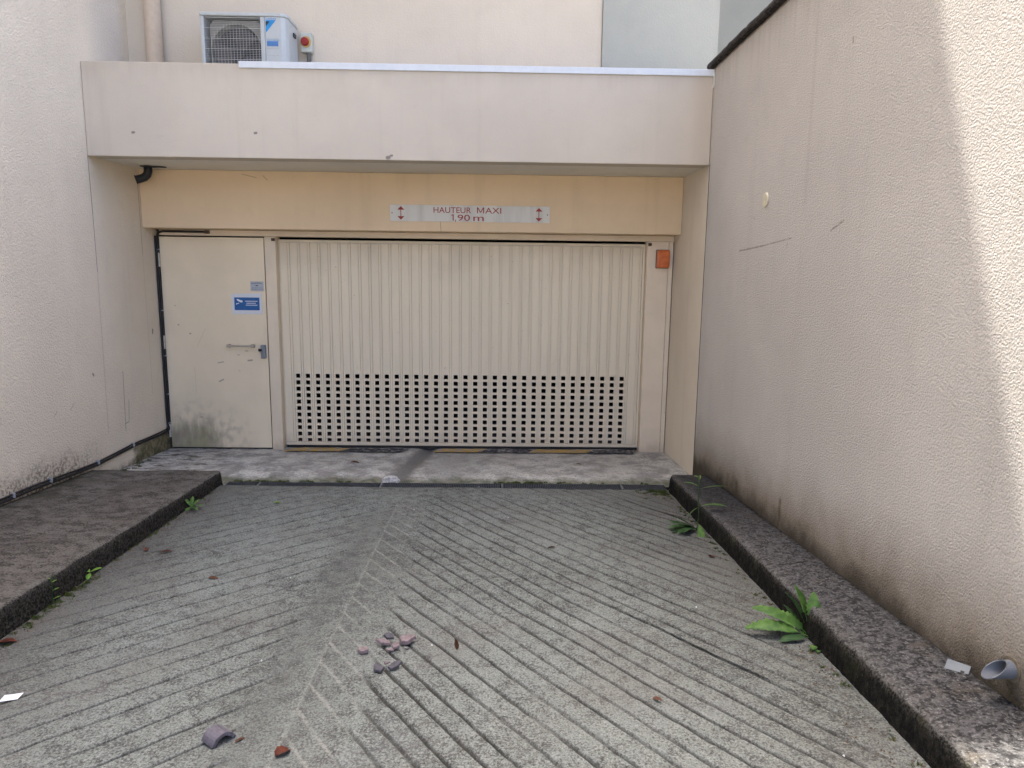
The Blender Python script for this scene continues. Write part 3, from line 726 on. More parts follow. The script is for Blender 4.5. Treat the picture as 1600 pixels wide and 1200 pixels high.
# ---- signs on the door
vs = thing('surveillance_sign', (-2.446, 0, 1.343), 'white paper notice with blue camera panel taped on the pedestrian door', 'sign')
M['paper'] = plain('white paper', (.66, .67, .68), .6, .2, var=.02)
M['signblue'] = plain('sign blue', (.022, .11, .30), .5, .3, var=.08)
M['signwhite'] = plain('sign white', (.75, .77, .8), .5, .3, var=.02)
MB().add([(-2.590, -.001, 1.345), (-2.298, -.0015, 1.346), (-2.301, -.0025, 1.548), (-2.592, -.001, 1.538), (-2.590, .0025, 1.345), (-2.298, .0025, 1.346), (-2.301, .0025, 1.548), (-2.592, .0025, 1.538)],
         [(0, 1, 2, 3), (7, 6, 5, 4), (0, 4, 5, 1), (1, 5, 6, 2), (2, 6, 7, 3), (3, 7, 4, 0)]).build('paper_sheet', M['paper'], vs)
bp = MB().box(-2.562, -2.322, -.0055, -.0032, 1.384, 1.506).build('blue_panel', M['signblue'], vs)
mb = MB()
mb.prism([(-2.540, 1.488), (-2.532, 1.474), (-2.497, 1.457), (-2.482, 1.462), (-2.484, 1.476), (-2.505, 1.480), (-2.528, 1.492)], 'y', -.0075, -.006)
mb.prism([(-2.545, 1.452), (-2.540, 1.452), (-2.540, 1.436), (-2.545, 1.436)], 'y', -.0075, -.006); mb.prism([(-2.537, 1.448), (-2.518, 1.455), (-2.515, 1.449), (-2.537, 1.441)], 'y', -.0075, -.006)
mb.build('camera_symbol', M['signwhite'], bp)
mb = MB()
for z, xa, xb in ((1.466, -2.458, -2.345), (1.447, -2.446, -2.356), (1.428, -2.452, -2.340)):
    x = xa
    while x < xb:
        w = .004 + .004 * rng.random(); mb.box(x, x + w, -.0072, -.006, z, z + .0085); x += w + .0028
mb.build('lettering', M['signwhite'], bp)
st = thing('notice_plate', (-2.34, 0, 1.568), 'small grey notice plate at the door edge above the blue camera notice', 'sign')
MB().add([(-2.402, -.0015, 1.570), (-2.276, -.0015, 1.567), (-2.278, -.0015, 1.660), (-2.402, -.0015, 1.660), (-2.402, .0025, 1.570), (-2.276, .0025, 1.567), (-2.278, .0025, 1.660), (-2.402, .0025, 1.660)],
         [(0, 1, 2, 3), (7, 6, 5, 4), (0, 4, 5, 1), (1, 5, 6, 2), (2, 6, 7, 3), (3, 7, 4, 0)]).build('plate', plain('grey plate', (.40, .42, .46), .4, .4, .2, var=.06), st)
mb = MB()
for z, xa, xb, hh in ((1.640, -2.395, -2.29, .006), (1.598, -2.39, -2.285, .003), (1.584, -2.39, -2.29, .003), (1.651, -2.36, -2.31, .003)):
    x = xa
    while x < xb:
        w = .004 + .006 * rng.random(); mb.box(x, x + w, -.0038, -.0026, z, z + hh); x += w + .003
mb.prism([(-2.352, 1.617), (-2.33, 1.617), (-2.33, 1.626), (-2.352, 1.626)], 'y', -.0038, -.0026)
mb.build('print', plain('dark print', (.06, .06, .07), .6), st)

# ---- height sign
hs = thing('height_sign', (-.28, YLN, 2.23), 'long off-white height limit sign with red lettering on the lintel', 'sign')
def m_sign():
    n = NT('off white enamel', .45, .35); v = n.noise(1.0, 4, .6, n.scale(n.pos(), (12, 1, 1)))
    return n.done(n.mix(n.mr(v, .45, .7), (.60, .575, .505), (.50, .475, .415)))
M['signplate'] = m_sign(); M['red'] = plain('sign red', (.30, .035, .022), .5, .3, var=.1)
ys = YLN - .006
MB().box(-1.012, .457, ys, YLN - .001, 2.2325, 2.3805).build('sign_plate', M['signplate'], hs, bevel=.0015)
text_mesh('HAUTEUR', .054, .345, -.612, 2.311, ys - .0012, M['red'], hs)
def glyph(pts, x0, z0, w, h):
    MB().prism([(x0 + u * w, z0 + v * h) for u, v in pts], 'y', ys - .0014, ys - .0006).build('letter', M['red'], hs)
glyph([(0, 0), (.14, 0), (.14, .76), (.43, .12), (.57, .12), (.86, .76), (.86, 0), (1, 0), (1, 1), (.84, 1), (.5, .27), (.16, 1), (0, 1)], -.213, 2.311, .066, .054)
text_mesh('AXI', .054, .148, -.138, 2.311, ys - .0012, M['red'], hs)
glyph([(.55, 0), (1, 0), (1, 1), (.6, 1), (0, .86), (0, .74), (.55, .84)], -.449, 2.242, .022, .058)
glyph([(.3, .0), (.65, 0), (1, .55), (1, 1), (.4, 1), (.4, .5)], -.418, 2.231, .012, .020)
text_mesh('90', .058, .115, -.392, 2.242, ys - .0012, M['red'], hs)
text_mesh('m', .062, .097, -.247, 2.242, ys - .0012, M['red'], hs)
for cx in (-.911, .357):
    mb = MB(); a, b = ys - .0016, ys - .0004
    mb.prism([(cx - .032, 2.334), (cx + .032, 2.334), (cx, 2.367)], 'y', a, b); mb.prism([(cx - .032, 2.276), (cx, 2.244), (cx + .032, 2.276)], 'y', a, b)
    mb.prism([(cx - .0035, 2.2762), (cx + .0035, 2.2762), (cx + .0035, 2.3338), (cx - .0035, 2.3338)], 'y', a, b)
    mb.build('arrow', M['red'], hs)
for x in (-.992, .437): MB().disc((x, ys, 2.305), .006, 'y', -.002, 10).build('screw', plain('screw', (.16, .13, .10), .5, .4, .5), hs)

# ---- amber lamp
lm = thing('warning_lamp', (1.57, 0, 1.83), 'amber rectangular warning lamp on the right gate post', 'lamp')
MB().box(1.508, 1.636, -.022, -.0035, 1.832, 2.012).build('lamp_base', plain('lamp base', (.16, .10, .07), .6), lm, bevel=.01, seg=3)
amb = NT('amber lens', .28, .5)
fa = amb.mr(amb.noise(14, 3), .3, .7); amb.b.inputs["Subsurface Weight"].default_value = .35; amb.b.inputs["Subsurface Radius"].default_value = (.03, .012, .004); amb.b.inputs["Coat Weight"].default_value = .3
amb.done(amb.mix(fa, (.52, .105, .022), (.66, .17, .035)), amb.bump(amb.ma('SINE', amb.ma('MULTIPLY', amb.xyz()[2], 700.)), .2, .002))
MB().box(1.512, 1.632, -.075, -.0225, 1.836, 2.008).build('lamp_lens', amb.m, lm, bevel=.016, seg=4)

# ================================================================= DRAIN CHANNEL
dr = thing('drain_channel', (-.42, -1.31, -.08), 'long narrow steel grated drain across the foot of the ramp', 'drain')
M['grate'] = plain('galvanised grate', (.085, .095, .105), .5, .5, .6, var=.3)
M['grate_l'] = plain('grate end bar', (.30, .31, .31), .45, .5, .6, var=.2)
mb = MB(); mb.box(-2.24, 1.40, -1.39, -1.24, -.10, -.09); mb.box(-2.24, 1.40, -1.245, -1.238, -.09, .030); mb.box(-2.24, 1.40, -1.3915, -1.3865, -.09, .038)
mb.build('channel', M['dark'], dr)
gx = [-2.232, -1.965, -.965, .030, 1.020, 1.395]
proto = {}
for a, b in zip(gx, gx[1:]):
    a += .004; b -= .004
    mb = MB(); z1 = .043
    for yy in (-1.252, -1.376): mb.box(a, b, yy - .004, yy + .004, z1 - .022, z1)
    x = a + .016
    while x < b - .012:
        mb.box(x - .0022, x + .0022, -1.371, -1.257, z1 - .02, z1 - .001); x += .0145
    for yy in (-1.295, -1.335): mb.box(a + .001, b - .001, yy - .0018, yy + .0018, z1 - .018, z1 - .003)
    gr = mb.build('grate', M['grate'], dr)
    mb = MB(); mb.box(a - .0015, a + .007, -1.371, -1.257, z1 - .02, z1 + .0015); mb.build('end_bar', M['grate_l'], gr)

# ================================================================= PIPES, CABLES, ROOF EQUIPMENT
dp = thing('downpipe', (-3.008, YB - .09, ZF - .09), 'cream downpipe on the upper wall, left of the air conditioner', 'pipe')
M['pvc'] = plain('cream pvc', (.62, .53, .44), .45, .35, var=.05)
MB().tube([(-3.008, YB - .09, 3.27), (-3.008, YB - .09, 11.5)], .069, 24).build('pipe', M['pvc'], dp, smooth=True)
MB().tube([(-3.008, YB - .09, 4.55), (-3.008, YB - .09, 4.60)], .076, 24).build('pipe_clip', M['pvc'], dp)

el = thing('drain_elbow', (-3.13, -.5, 2.50), 'black bent drain stub hanging under the soffit in the left corner', 'pipe')
pth = [(-3.085, -.47, 2.66), (-3.085, -.47, 2.615), (-3.093, -.475, 2.585), (-3.115, -.485, 2.560), (-3.148, -.50, 2.545), (-3.172, -.51, 2.538)]
MB().tube(pth, .035, 16).build('elbow', M['black'], el, smooth=True)
MB().tube([pth[-1], (-3.178, -.513, 2.536)], .040, 16).build('collar', M['black'], el)
MB().prism([(-3.13, -.52), (-3.04, -.50), (-2.94, -.475), (-2.935, -.445), (-3.05, -.43), (-3.13, -.43)], 'z', 2.648, 2.656).build('soffit_gap', M['black'], el)  # flat black patch standing in for a dark gap in the soffit

cb = thing('wall_cable', (XL + .02, -.6, .18), 'black cable clipped along the foot of the left wall and up beside the door', 'cable')
def cable_path(dz, dx):
    pts = []
    for Y, z in ((-4.6, .33), (-3.6, .295), (-2.9, .268), (-2.39, .246), (-2.1, .238), (-1.9, .226), (-1.6, .206), (-1.284, .188), (-1.0, .192), (-.719, .198), (-.4, .189), (-.18, .184), (-.06, .186)):
        pts.append((XL + .014 + dx, Y, z + dz + .006 * N3(Y * 3, dz * 40)))
    return pts
low = cable_path(0, 0) + [(XL + .020, -.02, .20), (XL + .022, -.012, .24)]
for z in np.arange(.4, 2.08, .14): low.append((XL + .022 + .003 * N3(z * 4, 1), -.012, float(z)))
low += [(XL + .024, -.016, 2.075), (XL + .04, -.03, 2.112), (XL + .09, -.036, 2.122), (-2.95, -.036, 2.122), (-2.80, -.036, 2.120)]
MB().tube(low, .0105, 8).build('cable', M['black'], cb, smooth=True)
l2 = cable_path(.022, .0) + [(XL + .012, -.03, .23), (XL + .012, -.035, .3)]
for z in np.arange(.4, 2.12, .14): l2.append((XL + .012, -.036 + .003 * N3(z * 4, 3), float(z)))
MB().tube(l2, .008, 8).build('cable', M['black'], cb, smooth=True)
mb = MB(); mb.tube([(-2.80, -.036, 2.120), (-2.755, -.036, 2.119)], .016, 10); mb.build('cable_end', plain('brown cable gland', (.09, .06, .05), .5), cb)
M['clip'] = plain('clip metal', (.45, .45, .45), .4, .5, .5)
for z in (.55, .93, 1.37, 1.95, .26): MB().tube([(XL + .004, -.02, z), (XL + .040, -.012, z + .004)], .0065, 8).build('clip', M['clip'], cb)
for Y, z in ((-.72, .205), (-1.284, .20), (-1.9, .235), (-2.30, .25), (-3.2, .285)): MB().box(XL + .002, XL + .034, Y - .006, Y + .006, z - .008, z + .030).build('clip', M['clip'], cb, bevel=.004)

# ---- air conditioner on the flat roof
ac = thing('air_conditioner', (-2.13, -.52, 3.28), 'white outdoor air conditioning unit standing on the flat roof', 'air conditioner')
M['acbody'] = plain('air conditioner lacquer', (.40, .42, .41), .4, .35, var=.03)
M['acback'] = plain('air conditioner inner', (.20, .19, .165), .6, .3, var=.08)
M['fan'] = plain('fan dark', (.028, .027, .032), .55, .3)
x0, x1, y0, y1, z0, z1 = -2.482, -1.775, -.68, -.36, 3.30, 3.862
for x in (-2.38, -1.90): MB().box(x - .03, x + .03, y0 + .0, y1, 3.27, 3.299).build('foot', M['black'], ac)
cx, cz, R = -2.205, 3.565, .218
mb = MB()
mb.box(x0, x0 + .03, y0, y1, z0, z1 - .03); mb.box(-1.992, -1.955, y0, y0 + .06, z0, z1 - .03)     # surround of the grille opening
mb.box(x0 + .03, -1.992, y0, y0 + .06, z0, z0 + .03)
mb.build('casing', M['acbody'], ac, bevel=.006)
rp = MB(); rp.prism([(-1.953, y0), (-1.82, y0), (-1.79, y0 + .02), (x1, y0 + .06), (x1, y1), (-1.953, y1)], 'z', z0, z1 - .03)
rpo = rp.build('service_panel', M['acbody'], ac, bevel=.004)
tp = MB(); tp.prism([(x0 - .004, y0 - .006), (-1.82, y0 - .006), (-1.783, y0 + .018), (x1 + .006, y0 + .06), (x1 + .006, y1 + .004), (x0 - .004, y1 + .004)], 'z', z1 - .029, z1)
tp.build('top_cover', M['acbody'], ac, bevel=.008, seg=3)
# shroud plate with round opening
mb = MB(); n = 40; yp = y0 + .045
sq = []
for k in range(n):
    a = 2 * math.pi * k / n; c, s_ = math.cos(a), math.sin(a)
    hw, hh = (.2125, .25)
    t = min(hw / abs(c) if abs(c) > 1e-6 else 9, hh / abs(s_) if abs(s_) > 1e-6 else 9)
    sq.append((min(max(cx + c * t, x0 + .031), -1.993), yp, min(max(cz - .005 + s_ * t, z0 + .031), z1 - .031)))
rg = [(cx + R * .96 * math.cos(2 * math.pi * k / n), yp, cz + R * math.sin(2 * math.pi * k / n)) for k in range(n)]
rb = [(a, yp + .09, c) for a, _, c in rg]
mb.add(sq + rg + rb, [(k, (k + 1) % n, n + (k + 1) % n, n + k) for k in range(n)] + [(n + k, n + (k + 1) % n, 2 * n + (k + 1) % n, 2 * n + k) for k in range(n)])
mb.build('fan_shroud', M['acback'], ac)
MB().box(x0 + .031, -1.994, yp + .1, yp + .13, z0 + .031, z1 - .031).build('coil_back', M['fan'], ac)
fan = MB().disc((cx, yp + .03, cz), .05, 'y', .04, 20).build('fan', M['fan'], ac)
for k in range(3):
    mb = MB(); a0 = k * 2 * math.pi / 3 + .4; vs_ = []
    for i in range(9):
        a = a0 + i * .17
        vs_ += [(cx + .05 * math.cos(a), yp + .03 + .005 * i, cz + .05 * math.sin(a)), (cx + .195 * math.cos(a + .2), yp + .02 + .006 * i, cz + .195 * math.sin(a + .2))]
    mb.add(vs_, [(2 * i, 2 * i + 2, 2 * i + 3, 2 * i + 1) for i in range(8)]); mb.build('blade', plain('fan blade', (.05, .047, .052), .4, .4), fan)
mb = MB(); z = z0 + .035; k = 0
while z < z1 - .035:
    r = .0018 if k % 6 == 0 else .0007
    mb.box(x0 + .028, -1.99, y0 + .004 - r, y0 + .004 + r, z - r, z + r); z += .0135; k += 1
x = x0 + .06
while x < -2.0:
    if abs(x - cx) < R:
        hh = math.sqrt(max(R * R - (x - cx) ** 2, 0)); mb.box(x - .0008, x + .0008, y0 + .0005, y0 + .0025, max(cz - hh, z0 + .03), cz + hh)
    x += .026
mb.build('guard_grille', plain('grille wire', (.42, .42, .39), .45, .4, var=.03), ac)
for z in (3.66, 3.61, 3.585, 3.53, 3.45, 3.415):
    MB().box(-1.945, -1.845, y0 - .0015, y0 - .0002, z, z + .003).build('panel_line', plain('panel shadow line', (.33, .34, .33), .6), rpo)
lg = MB().prism([(-1.945, 3.836 - .03), (-1.862, 3.836 - .03), (-1.945, 3.708)], 'y', y0 - .0022, y0 - .0004).build('logo_triangle', plain('logo cyan', (.02, .21, .46), .4), rpo)
MB().prism([(-1.9445, 3.795), (-1.912, 3.795), (-1.9445, 3.755)], 'y', y0 - .0034, y0 - .0023).build('logo_corner', plain('logo dark', (.02, .03, .04), .4), lg)
text_mesh('DAIKIN', .014, .086, -1.947, 3.8095, y0 - .0012, plain('logo blue', (.02, .16, .45), .4), rpo)
lb = MB().box(-1.94, -1.848, y0 - .0022, y0 - .0004, 3.604, 3.654).build('rating_label', plain('label blue', (.06, .16, .36), .4, var=.1), rpo)
MB().box(-1.94, -1.838, y0 - .0036, y0 - .0024, 3.642, 3.656).build('label_band', plain('label pale', (.25, .33, .42), .4), lb)
MB().box(x1 + .0005, x1 + .012, -.50, -.44, 3.735, 3.765).build('side_handle', M['black'], rpo)
isw = thing('isolator_switch', (-1.70, YB, 3.66), 'pale isolator box with round red knob beside the air conditioner', 'switch')
MB().box(-1.752, -1.655, YB - .075, YB - .001, 3.655, 3.815).build('box', plain('isolator grey', (.40, .42, .37), .5, .3, var=.03), isw, bevel=.008)
pl = MB().disc((-1.704, YB - .0755, 3.737), .046, 'y', -.004, 24).build('knob_plate', plain('isolator yellow', (.42, .27, .09), .5), isw)
MB().disc((-1.710, YB - .08, 3.737), .035, 'y', -.03, 20, .031).build('knob', plain('isolator red', (.22, .014, .012), .4), isw, bevel=.003)
MB().tube([(-1.69, YB - .04, 3.654), (-1.69, YB - .04, 3.60), (-1.70, YB - .045, 3.54), (-1.705, YB - .05, 3.29)], [.02, .02, .013, .013], 10).build('conduit', plain('conduit dark', (.10, .10, .09), .6), isw)

# ---- small things on the right wall
dc = MB().disc((XR - .001, -2.352, 2.26), .047, 'x', -.008, 28, .043)
tag(dc.build('cover_disc', plain('cream plastic disc', (.60, .55, .40), .45, .4), bevel=.002), 'round cream plastic cover disc on the right wall', 'cover')
op = thing('outlet_pipe', (XR, -4.84, .53), 'short grey plastic drain pipe sticking out of the right wall above the kerb', 'pipe')
mb = MB(); n = 28; ro, ri = .030, .0265; cY, cZ = -4.845, .535
def pring(r, x, slant):
    return [(x - slant * (math.sin(a)) , cY + r * math.cos(a), cZ + r * math.sin(a)) for a in (2 * math.pi * k / n for k in range(n))]
P1, P2, P3, P4 = pring(ro, XR + .02, 0), pring(ro, XR - .06, -.034), pring(ri, XR - .06, -.034), pring(ri, XR + .015, 0)
mb.add(P1 + P2 + P3 + P4, [(r * n + k, r * n + (k + 1) % n, (r + 1) * n + (k + 1) % n, (r + 1) * n + k) for r in range(3) for k in range(n)])
mb.build('tube', plain('grey pvc', (.14, .152, .17), .45, .3, var=.06), op, smooth=False)
MB().disc((XR - .0005, cY, cZ), .041, 'x', -.004, 24).build('mortar_collar', plain('mortar collar', (.17, .14, .10), .95, .1, var=.3), op)
bk = thing('metal_bracket', (1.655, -4.655, .40), 'small galvanised metal bracket lying on the kerb by the wall', 'bracket')
M['galv'] = plain('galvanised plate', (.15, .17, .18), .5, .3, .0, var=.08)
def oriented(pts, o, ux, uy, uz):
    return [Vector(o) + Vector(ux) * a + Vector(uy) * b + Vector(uz) * c for a, b, c in pts]
zk = kerb_top(-4.66) + .012
ux = Vector((.62, -.75, .03)).normalized(); uz = Vector((-.55, -.55, 1)).normalized(); uy = uz.cross(ux).normalized()
mb = MB(); o_ = (1.620, -4.620, zk + .006)
bx = [(0, -.02, 0), (.075, -.02, 0), (.075, .032, 0), (0, .032, 0), (0, -.02, .003), (.075, -.02, .003), (.075, .032, .003), (0, .032, .003)]
FB = [(0, 3, 2, 1), (4, 5, 6, 7), (0, 1, 5, 4), (1, 2, 6, 5), (2, 3, 7, 6), (3, 0, 4, 7)]
mb.add(oriented(bx, o_, ux, uy, uz), FB); mb.build('plate', M['galv'], bk, bevel=.001)
bx = [(-.004, -.034, -.013), (.055, -.034, -.013), (.055, -.0205, -.001), (-.004, -.0205, -.001), (-.004, -.034, -.010), (.055, -.034, -.010), (.055, -.0205, .002), (-.004, -.0205, .002)]
MB().add(oriented(bx, o_, ux, uy, uz), FB).build('flap', M['galv'], bk)
bx = [(.05, -.004, .0033), (.062, -.004, .0033), (.062, .004, .0033), (.05, .004, .0033), (.05, -.004, .0045), (.062, -.004, .0045), (.062, .004, .0045), (.05, .004, .0045)]
MB().add(oriented(bx, o_, ux, uy, uz), FB).build('slot', M['black'], bk)

# ================================================================= LITTER
M['tile'] = plain('broken tile', (.185, .143, .145), .8, .25, var=.25, sc=60, bump=.4)
M['tile_face'] = plain('broken tile grey', (.062, .058, .068), .7, .3, var=.25, sc=60, bump=.3)
def shard(x, y, pts, th, tilt, mat, label, lift=0.0, up=.0):
    r = random.Random(int(x * 1e4) ^ int(y * 1e4)); z = ramp_z(x, y) + .003 + lift
    ax, ay = tilt; vs_ = []
    for lv in (0, 1):
        for (a, b) in pts:
            k = 1 - .12 * lv
            vs_.append((x + a * k, y + b * k, z + lv * th + a * ax + b * ay + abs(ax) * .03 + abs(ay) * .03))
    n = len(pts); mb = MB(); mb.add(vs_, [tuple(range(n))[::-1], tuple(range(n, 2 * n))] + [(i, (i + 1) % n, (i + 1) % n + n, i + n) for i in range(n)])
    return tag(mb.build('tile_fragment', mat, bevel=.0008), label, 'tile fragment', 'broken tile pieces on the ramp')
shard(-.573, -4.11, [(-.026, .004), (-.004, -.018), (.024, -.006), (.022, .016), (-.012, .022)], .014, (.05, .1), M['tile'], 'pinkish square tile fragment lying alone left of the pile')
shard(-.495, -4.045, [(-.038, .006), (-.012, -.014), (.034, -.012), (.03, .004), (-.006, .014)], .011, (-.12, .25), M['tile'], 'long reddish tile sliver at the left of the upper pile')
shard(-.480, -4.012, [(-.024, .01), (-.004, -.012), (.03, -.014), (.022, .008), (0, .02)], .010, (.1, .35), M['tile_face'], 'dark grey tile fragment at the back of the upper pile', .006)
shard(-.398, -4.028, [(-.036, .018), (-.020, -.022), (.012, -.026), (.044, .010), (.036, .024), (-.01, .026)], .016, (.12, .15), M['tile'], 'largest pale tile fragment at the right of the upper pile')
shard(-.437, -4.082, [(-.020, .010), (-.010, -.018), (.020, -.014), (.016, .012), (-.004, .018)], .010, (.2, .2), M['tile'], 'small pink tile chip at the front of the upper pile')
shard(-.462, -4.098, [(-.018, .004), (-.002, -.008), (.022, -.006), (.012, .008)], .006, (0, .1), M['tile'], 'thin flat tile flake lying under the small pink chip')
shard(-.388, -4.085, [(-.012, .003), (.0, -.008), (.012, .0), (.006, .008)], .004, (0, 0), M['tile_face'], 'tiny tile splinter just below the largest pale fragment')
shard(-.478, -4.262, [(-.026, .016), (-.022, -.016), (.010, -.022), (.022, .004), (-.004, .014), (-.008, .028)], .008, (-.1, .2), M['tile_face'], 'left dark tile fragment of the lower pair')
shard(-.418, -4.252, [(-.028, -.006), (-.012, -.020), (.018, -.006), (.030, .014), (.012, .024), (-.012, .012)], .008, (.1, .3), M['tile_face'], 'right dark rounded tile fragment of the lower pair')
shard(-.452, -4.225, [(-.014, .004), (-.006, -.008), (.014, -.002), (.008, .009)], .006, (.2, .2), M['tile'], 'pink tile crumb just above the lower pair')
# curved piece of ridge tile
mb = MB(); cxn = Vector((-.965, -4.695, ramp_z(-.965, -4.695))); n = 12
ax = Vector((.80, -.60, 0)).normalized(); sd = Vector((.60, .80, 0)).normalized(); upv = Vector((0, 0, 1))
rows = []
for e, L in ((0, -.035), (1, .035)):
    for rr in (.046, .034):
        rows.append([cxn + ax * (L + .012 * N3(k * .9, e)) + (sd * math.cos(a) + upv * math.sin(a)) * rr for k, a in enumerate(math.radians(12 + (150) * k / (n - 1)) for k in range(n))])
vs_ = [v for r_ in rows for v in r_]
fs = []
for a, b in ((0, 2), (1, 3), (0, 1), (2, 3)): fs += [(a * n + k, a * n + k + 1, b * n + k + 1, b * n + k) for k in range(n - 1)]
fs += [(0, n, 3 * n, 2 * n), (n - 1, 2 * n - 1, 4 * n - 1, 3 * n - 1)]
mb.add([v - Vector((0, 0, .004)) for v in vs_], fs)
tag(mb.build('curved_tile_piece', plain('mauve tile', (.098, .09, .108), .6, .3, var=.2, sc=60)), 'curved mauve tile piece lying by itself near the bottom of the ramp picture', 'tile fragment')

def leaf_mesh(L, W, curl, fold, mat, base, heading, tilt=0.0, wavy=0.0, n=10, roll=0.0, stalk=0.0, taper=1.0, seed=0):
    """curved leaf blade with a midrib fold; returns MB"""
    mb = MB(); h = Vector((math.cos(heading), math.sin(heading), 0)); s_ = Vector((-h.y, h.x, 0)); up = Vector((0, 0, 1))
    p = Vector(base); ang = tilt
    for i in range(n + 1):
        t = i / n
        w = W * (math.sin(math.pi * min(1, t ** taper)) ** .75 if t < 1 else 0) * .5
        if t < stalk: w = W * .05
        wv = 1 + wavy * (1.2 if i % 2 else -1.0) + wavy * .6 * math.sin(i * 1.1 + seed); w *= wv
        d = h * math.cos(ang) + up * math.sin(ang); nrm = -h * math.sin(ang) + up * math.cos(ang)
        sv = s_ * math.cos(roll) + nrm * math.sin(roll)
        nv = nrm * math.cos(roll) - s_ * math.sin(roll)
        z2 = wavy * .25 * W * math.sin(i * 2.9 + seed * 2)
        mb.v += [tuple(p + sv * w + nv * (fold * w + z2)), tuple(p), tuple(p - sv * w + nv * (fold * w - z2))]
        p = p + d * (L / n); ang += curl / n
    mb.f = [f for i in range(n) for f in ((3 * i, 3 * i + 1, 3 * i + 4, 3 * i + 3), (3 * i + 1, 3 * i + 2, 3 * i + 5, 3 * i + 4))]
    return mb
def thicken(o, t):
    m = o.modifiers.new('thickness', 'SOLIDIFY'); m.thickness = t; return o
def m_leaf(name, a, b):
    n = NT(name, .55, .35); f = n.noise(30, 4)
    n.b.inputs["Subsurface Weight"].default_value = .0
    c = n.mix(n.mr(f, .35, .65), a, b); n.done(c, n.bump(n.noise(90, 3), .4, .003))
    tr = n.node("ShaderNodeBsdfTranslucent"); n.put(tr.inputs[0], tuple(min(1, x * 1.2) for x in b)); mx = n.node("ShaderNodeMixShader"); mx.inputs[0].default_value = .3
    out = [x for x in n.t.nodes if x.type == 'OUTPUT_MATERIAL'][0]
    n.t.links.new(n.b.outputs[0], mx.inputs[1]); n.t.links.new(tr.outputs[0], mx.inputs[2]); n.t.links.new(mx.outputs[0], out.inputs[0])
    return n.m
M['dead'] = m_leaf('dead red leaf', (.085, .020, .012), (.14, .042, .024)); M['dead2'] = m_leaf('dead brown leaf', (.075, .032, .017), (.135, .055, .028))
M['weed'] = m_leaf('weed green', (.050, .125, .024), (.12, .235, .048)); M['weed_d'] = m_leaf('weed dark green', (.022, .065, .018), (.055, .125, .034)); M['weed_y'] = m_leaf('seedling green', (.12, .26, .035), (.22, .38, .06))
dead = [(-.735, -4.80, .060, .046, .9, 'red crumpled leaf at the bottom edge of the ramp picture', 'dead'), (-.168, -4.113, .050, .026, 2.2, 'brown upright leaf right of the tile pile', 'dead2'),
        (.358, -2.835, .052, .024, 3.0, 'small orange leaf alone on the right half of the ramp', 'dead2'), (-2.25, -3.95, .085, .045, .3, 'red leaf against the pavement edge at the left picture edge', 'dead'),
        (-2.03, -2.86, .07, .03, .4, 'rusty leaf beside the pavement near the small yellow-green sprout', 'dead'), (-2.13, -2.83, .05, .03, 1.9, 'dark red leaf tucked under the pavement edge', 'dead'),
        (-1.585, -3.253, .06, .022, .1, 'flat brown leaf on the left half of the ramp', 'dead2'), (-.90, -4.72, .04, .012, .9, 'thin brown leaf fragment right of the curved tile piece', 'dead2'),
        (.62, -4.55, .04, .016, 2.5, 'brown leaf bit near the bottom right of the ramp', 'dead2'), (1.27, -3.05, .05, .03, 2.0, 'dark red leaf by the kerb between the two weeds', 'dead'),
        (-1.35, -.62, .085, .03, .2, 'dark brown leaf on the apron below the gate', 'dead2'), (.72, -.62, .06, .022, 0, 'small dark leaf on the right of the apron', 'dead2'),
        (-1.66, -1.865, .05, .03, .3, 'pale yellow leaf on the ramp just below the drain', 'weed_y')]
for i, (x, y, L, W, hd, lab, mt) in enumerate(dead):
    z = (apron_z(y) if y > -1.2 else ramp_z(x, y)) + .006
    up = 1.0 if 'upright' in lab else .15
    mb = leaf_mesh(L, W, -.3 - .5 * rng.random() if up < 1 else .5, .45, None, (x, y, z), hd, up, .07, 8, rng.uniform(-.3, .3), 0, .9, i)
    tag(thicken(mb.build('fallen_leaf', M[mt], smooth=True), .0012), lab, 'leaf', 'fallen leaves')
# white scrap of paper at the left
mb = MB(); x, y = -1.885, -4.39; z = ramp_z(x, y) + .004
mb.add([(x - .035, y - .022, z), (x + .03, y - .012, z + .004), (x + .034, y + .02, z + .012), (x - .012, y + .022, z + .003), (x - .03, y + .006, z + .010)], [(0, 1, 2, 3, 4)])
tag(thicken(mb.build('paper_scrap', M['paper']), .001), 'small white paper scrap on the ramp at the far left', 'paper')
# lump of mortar by the gully
mb = MB(); n = 12; m = 7; x, y = -.90, -1.17
for i in range(m):
    ph = (i + .5) / m * math.pi / 2 * 1.15
    for k in range(n):
        a = 2 * math.pi * k / n; r = .062 * math.cos(ph * .85) * (1 + .35 * N3(k * .8, i * .7, 3))
        mb.v.append((x + r * 1.25 * math.cos(a), y + r * .8 * math.sin(a), .02 + .06 * math.sin(ph) * (1 + .3 * N3(k, i, 9))))
mb.f = [(i * n + k, i * n + (k + 1) % n, (i + 1) * n + (k + 1) % n, (i + 1) * n + k) for i in range(m - 1) for k in range(n)] + [tuple(range((m - 1) * n, m * n))]
tag(mb.build('mortar_lump', plain('pale mortar', (.42, .41, .39), .95, .1, var=.3, sc=50, bump=.6)), 'pale lump of mortar beside the gully at the drain', 'stone')
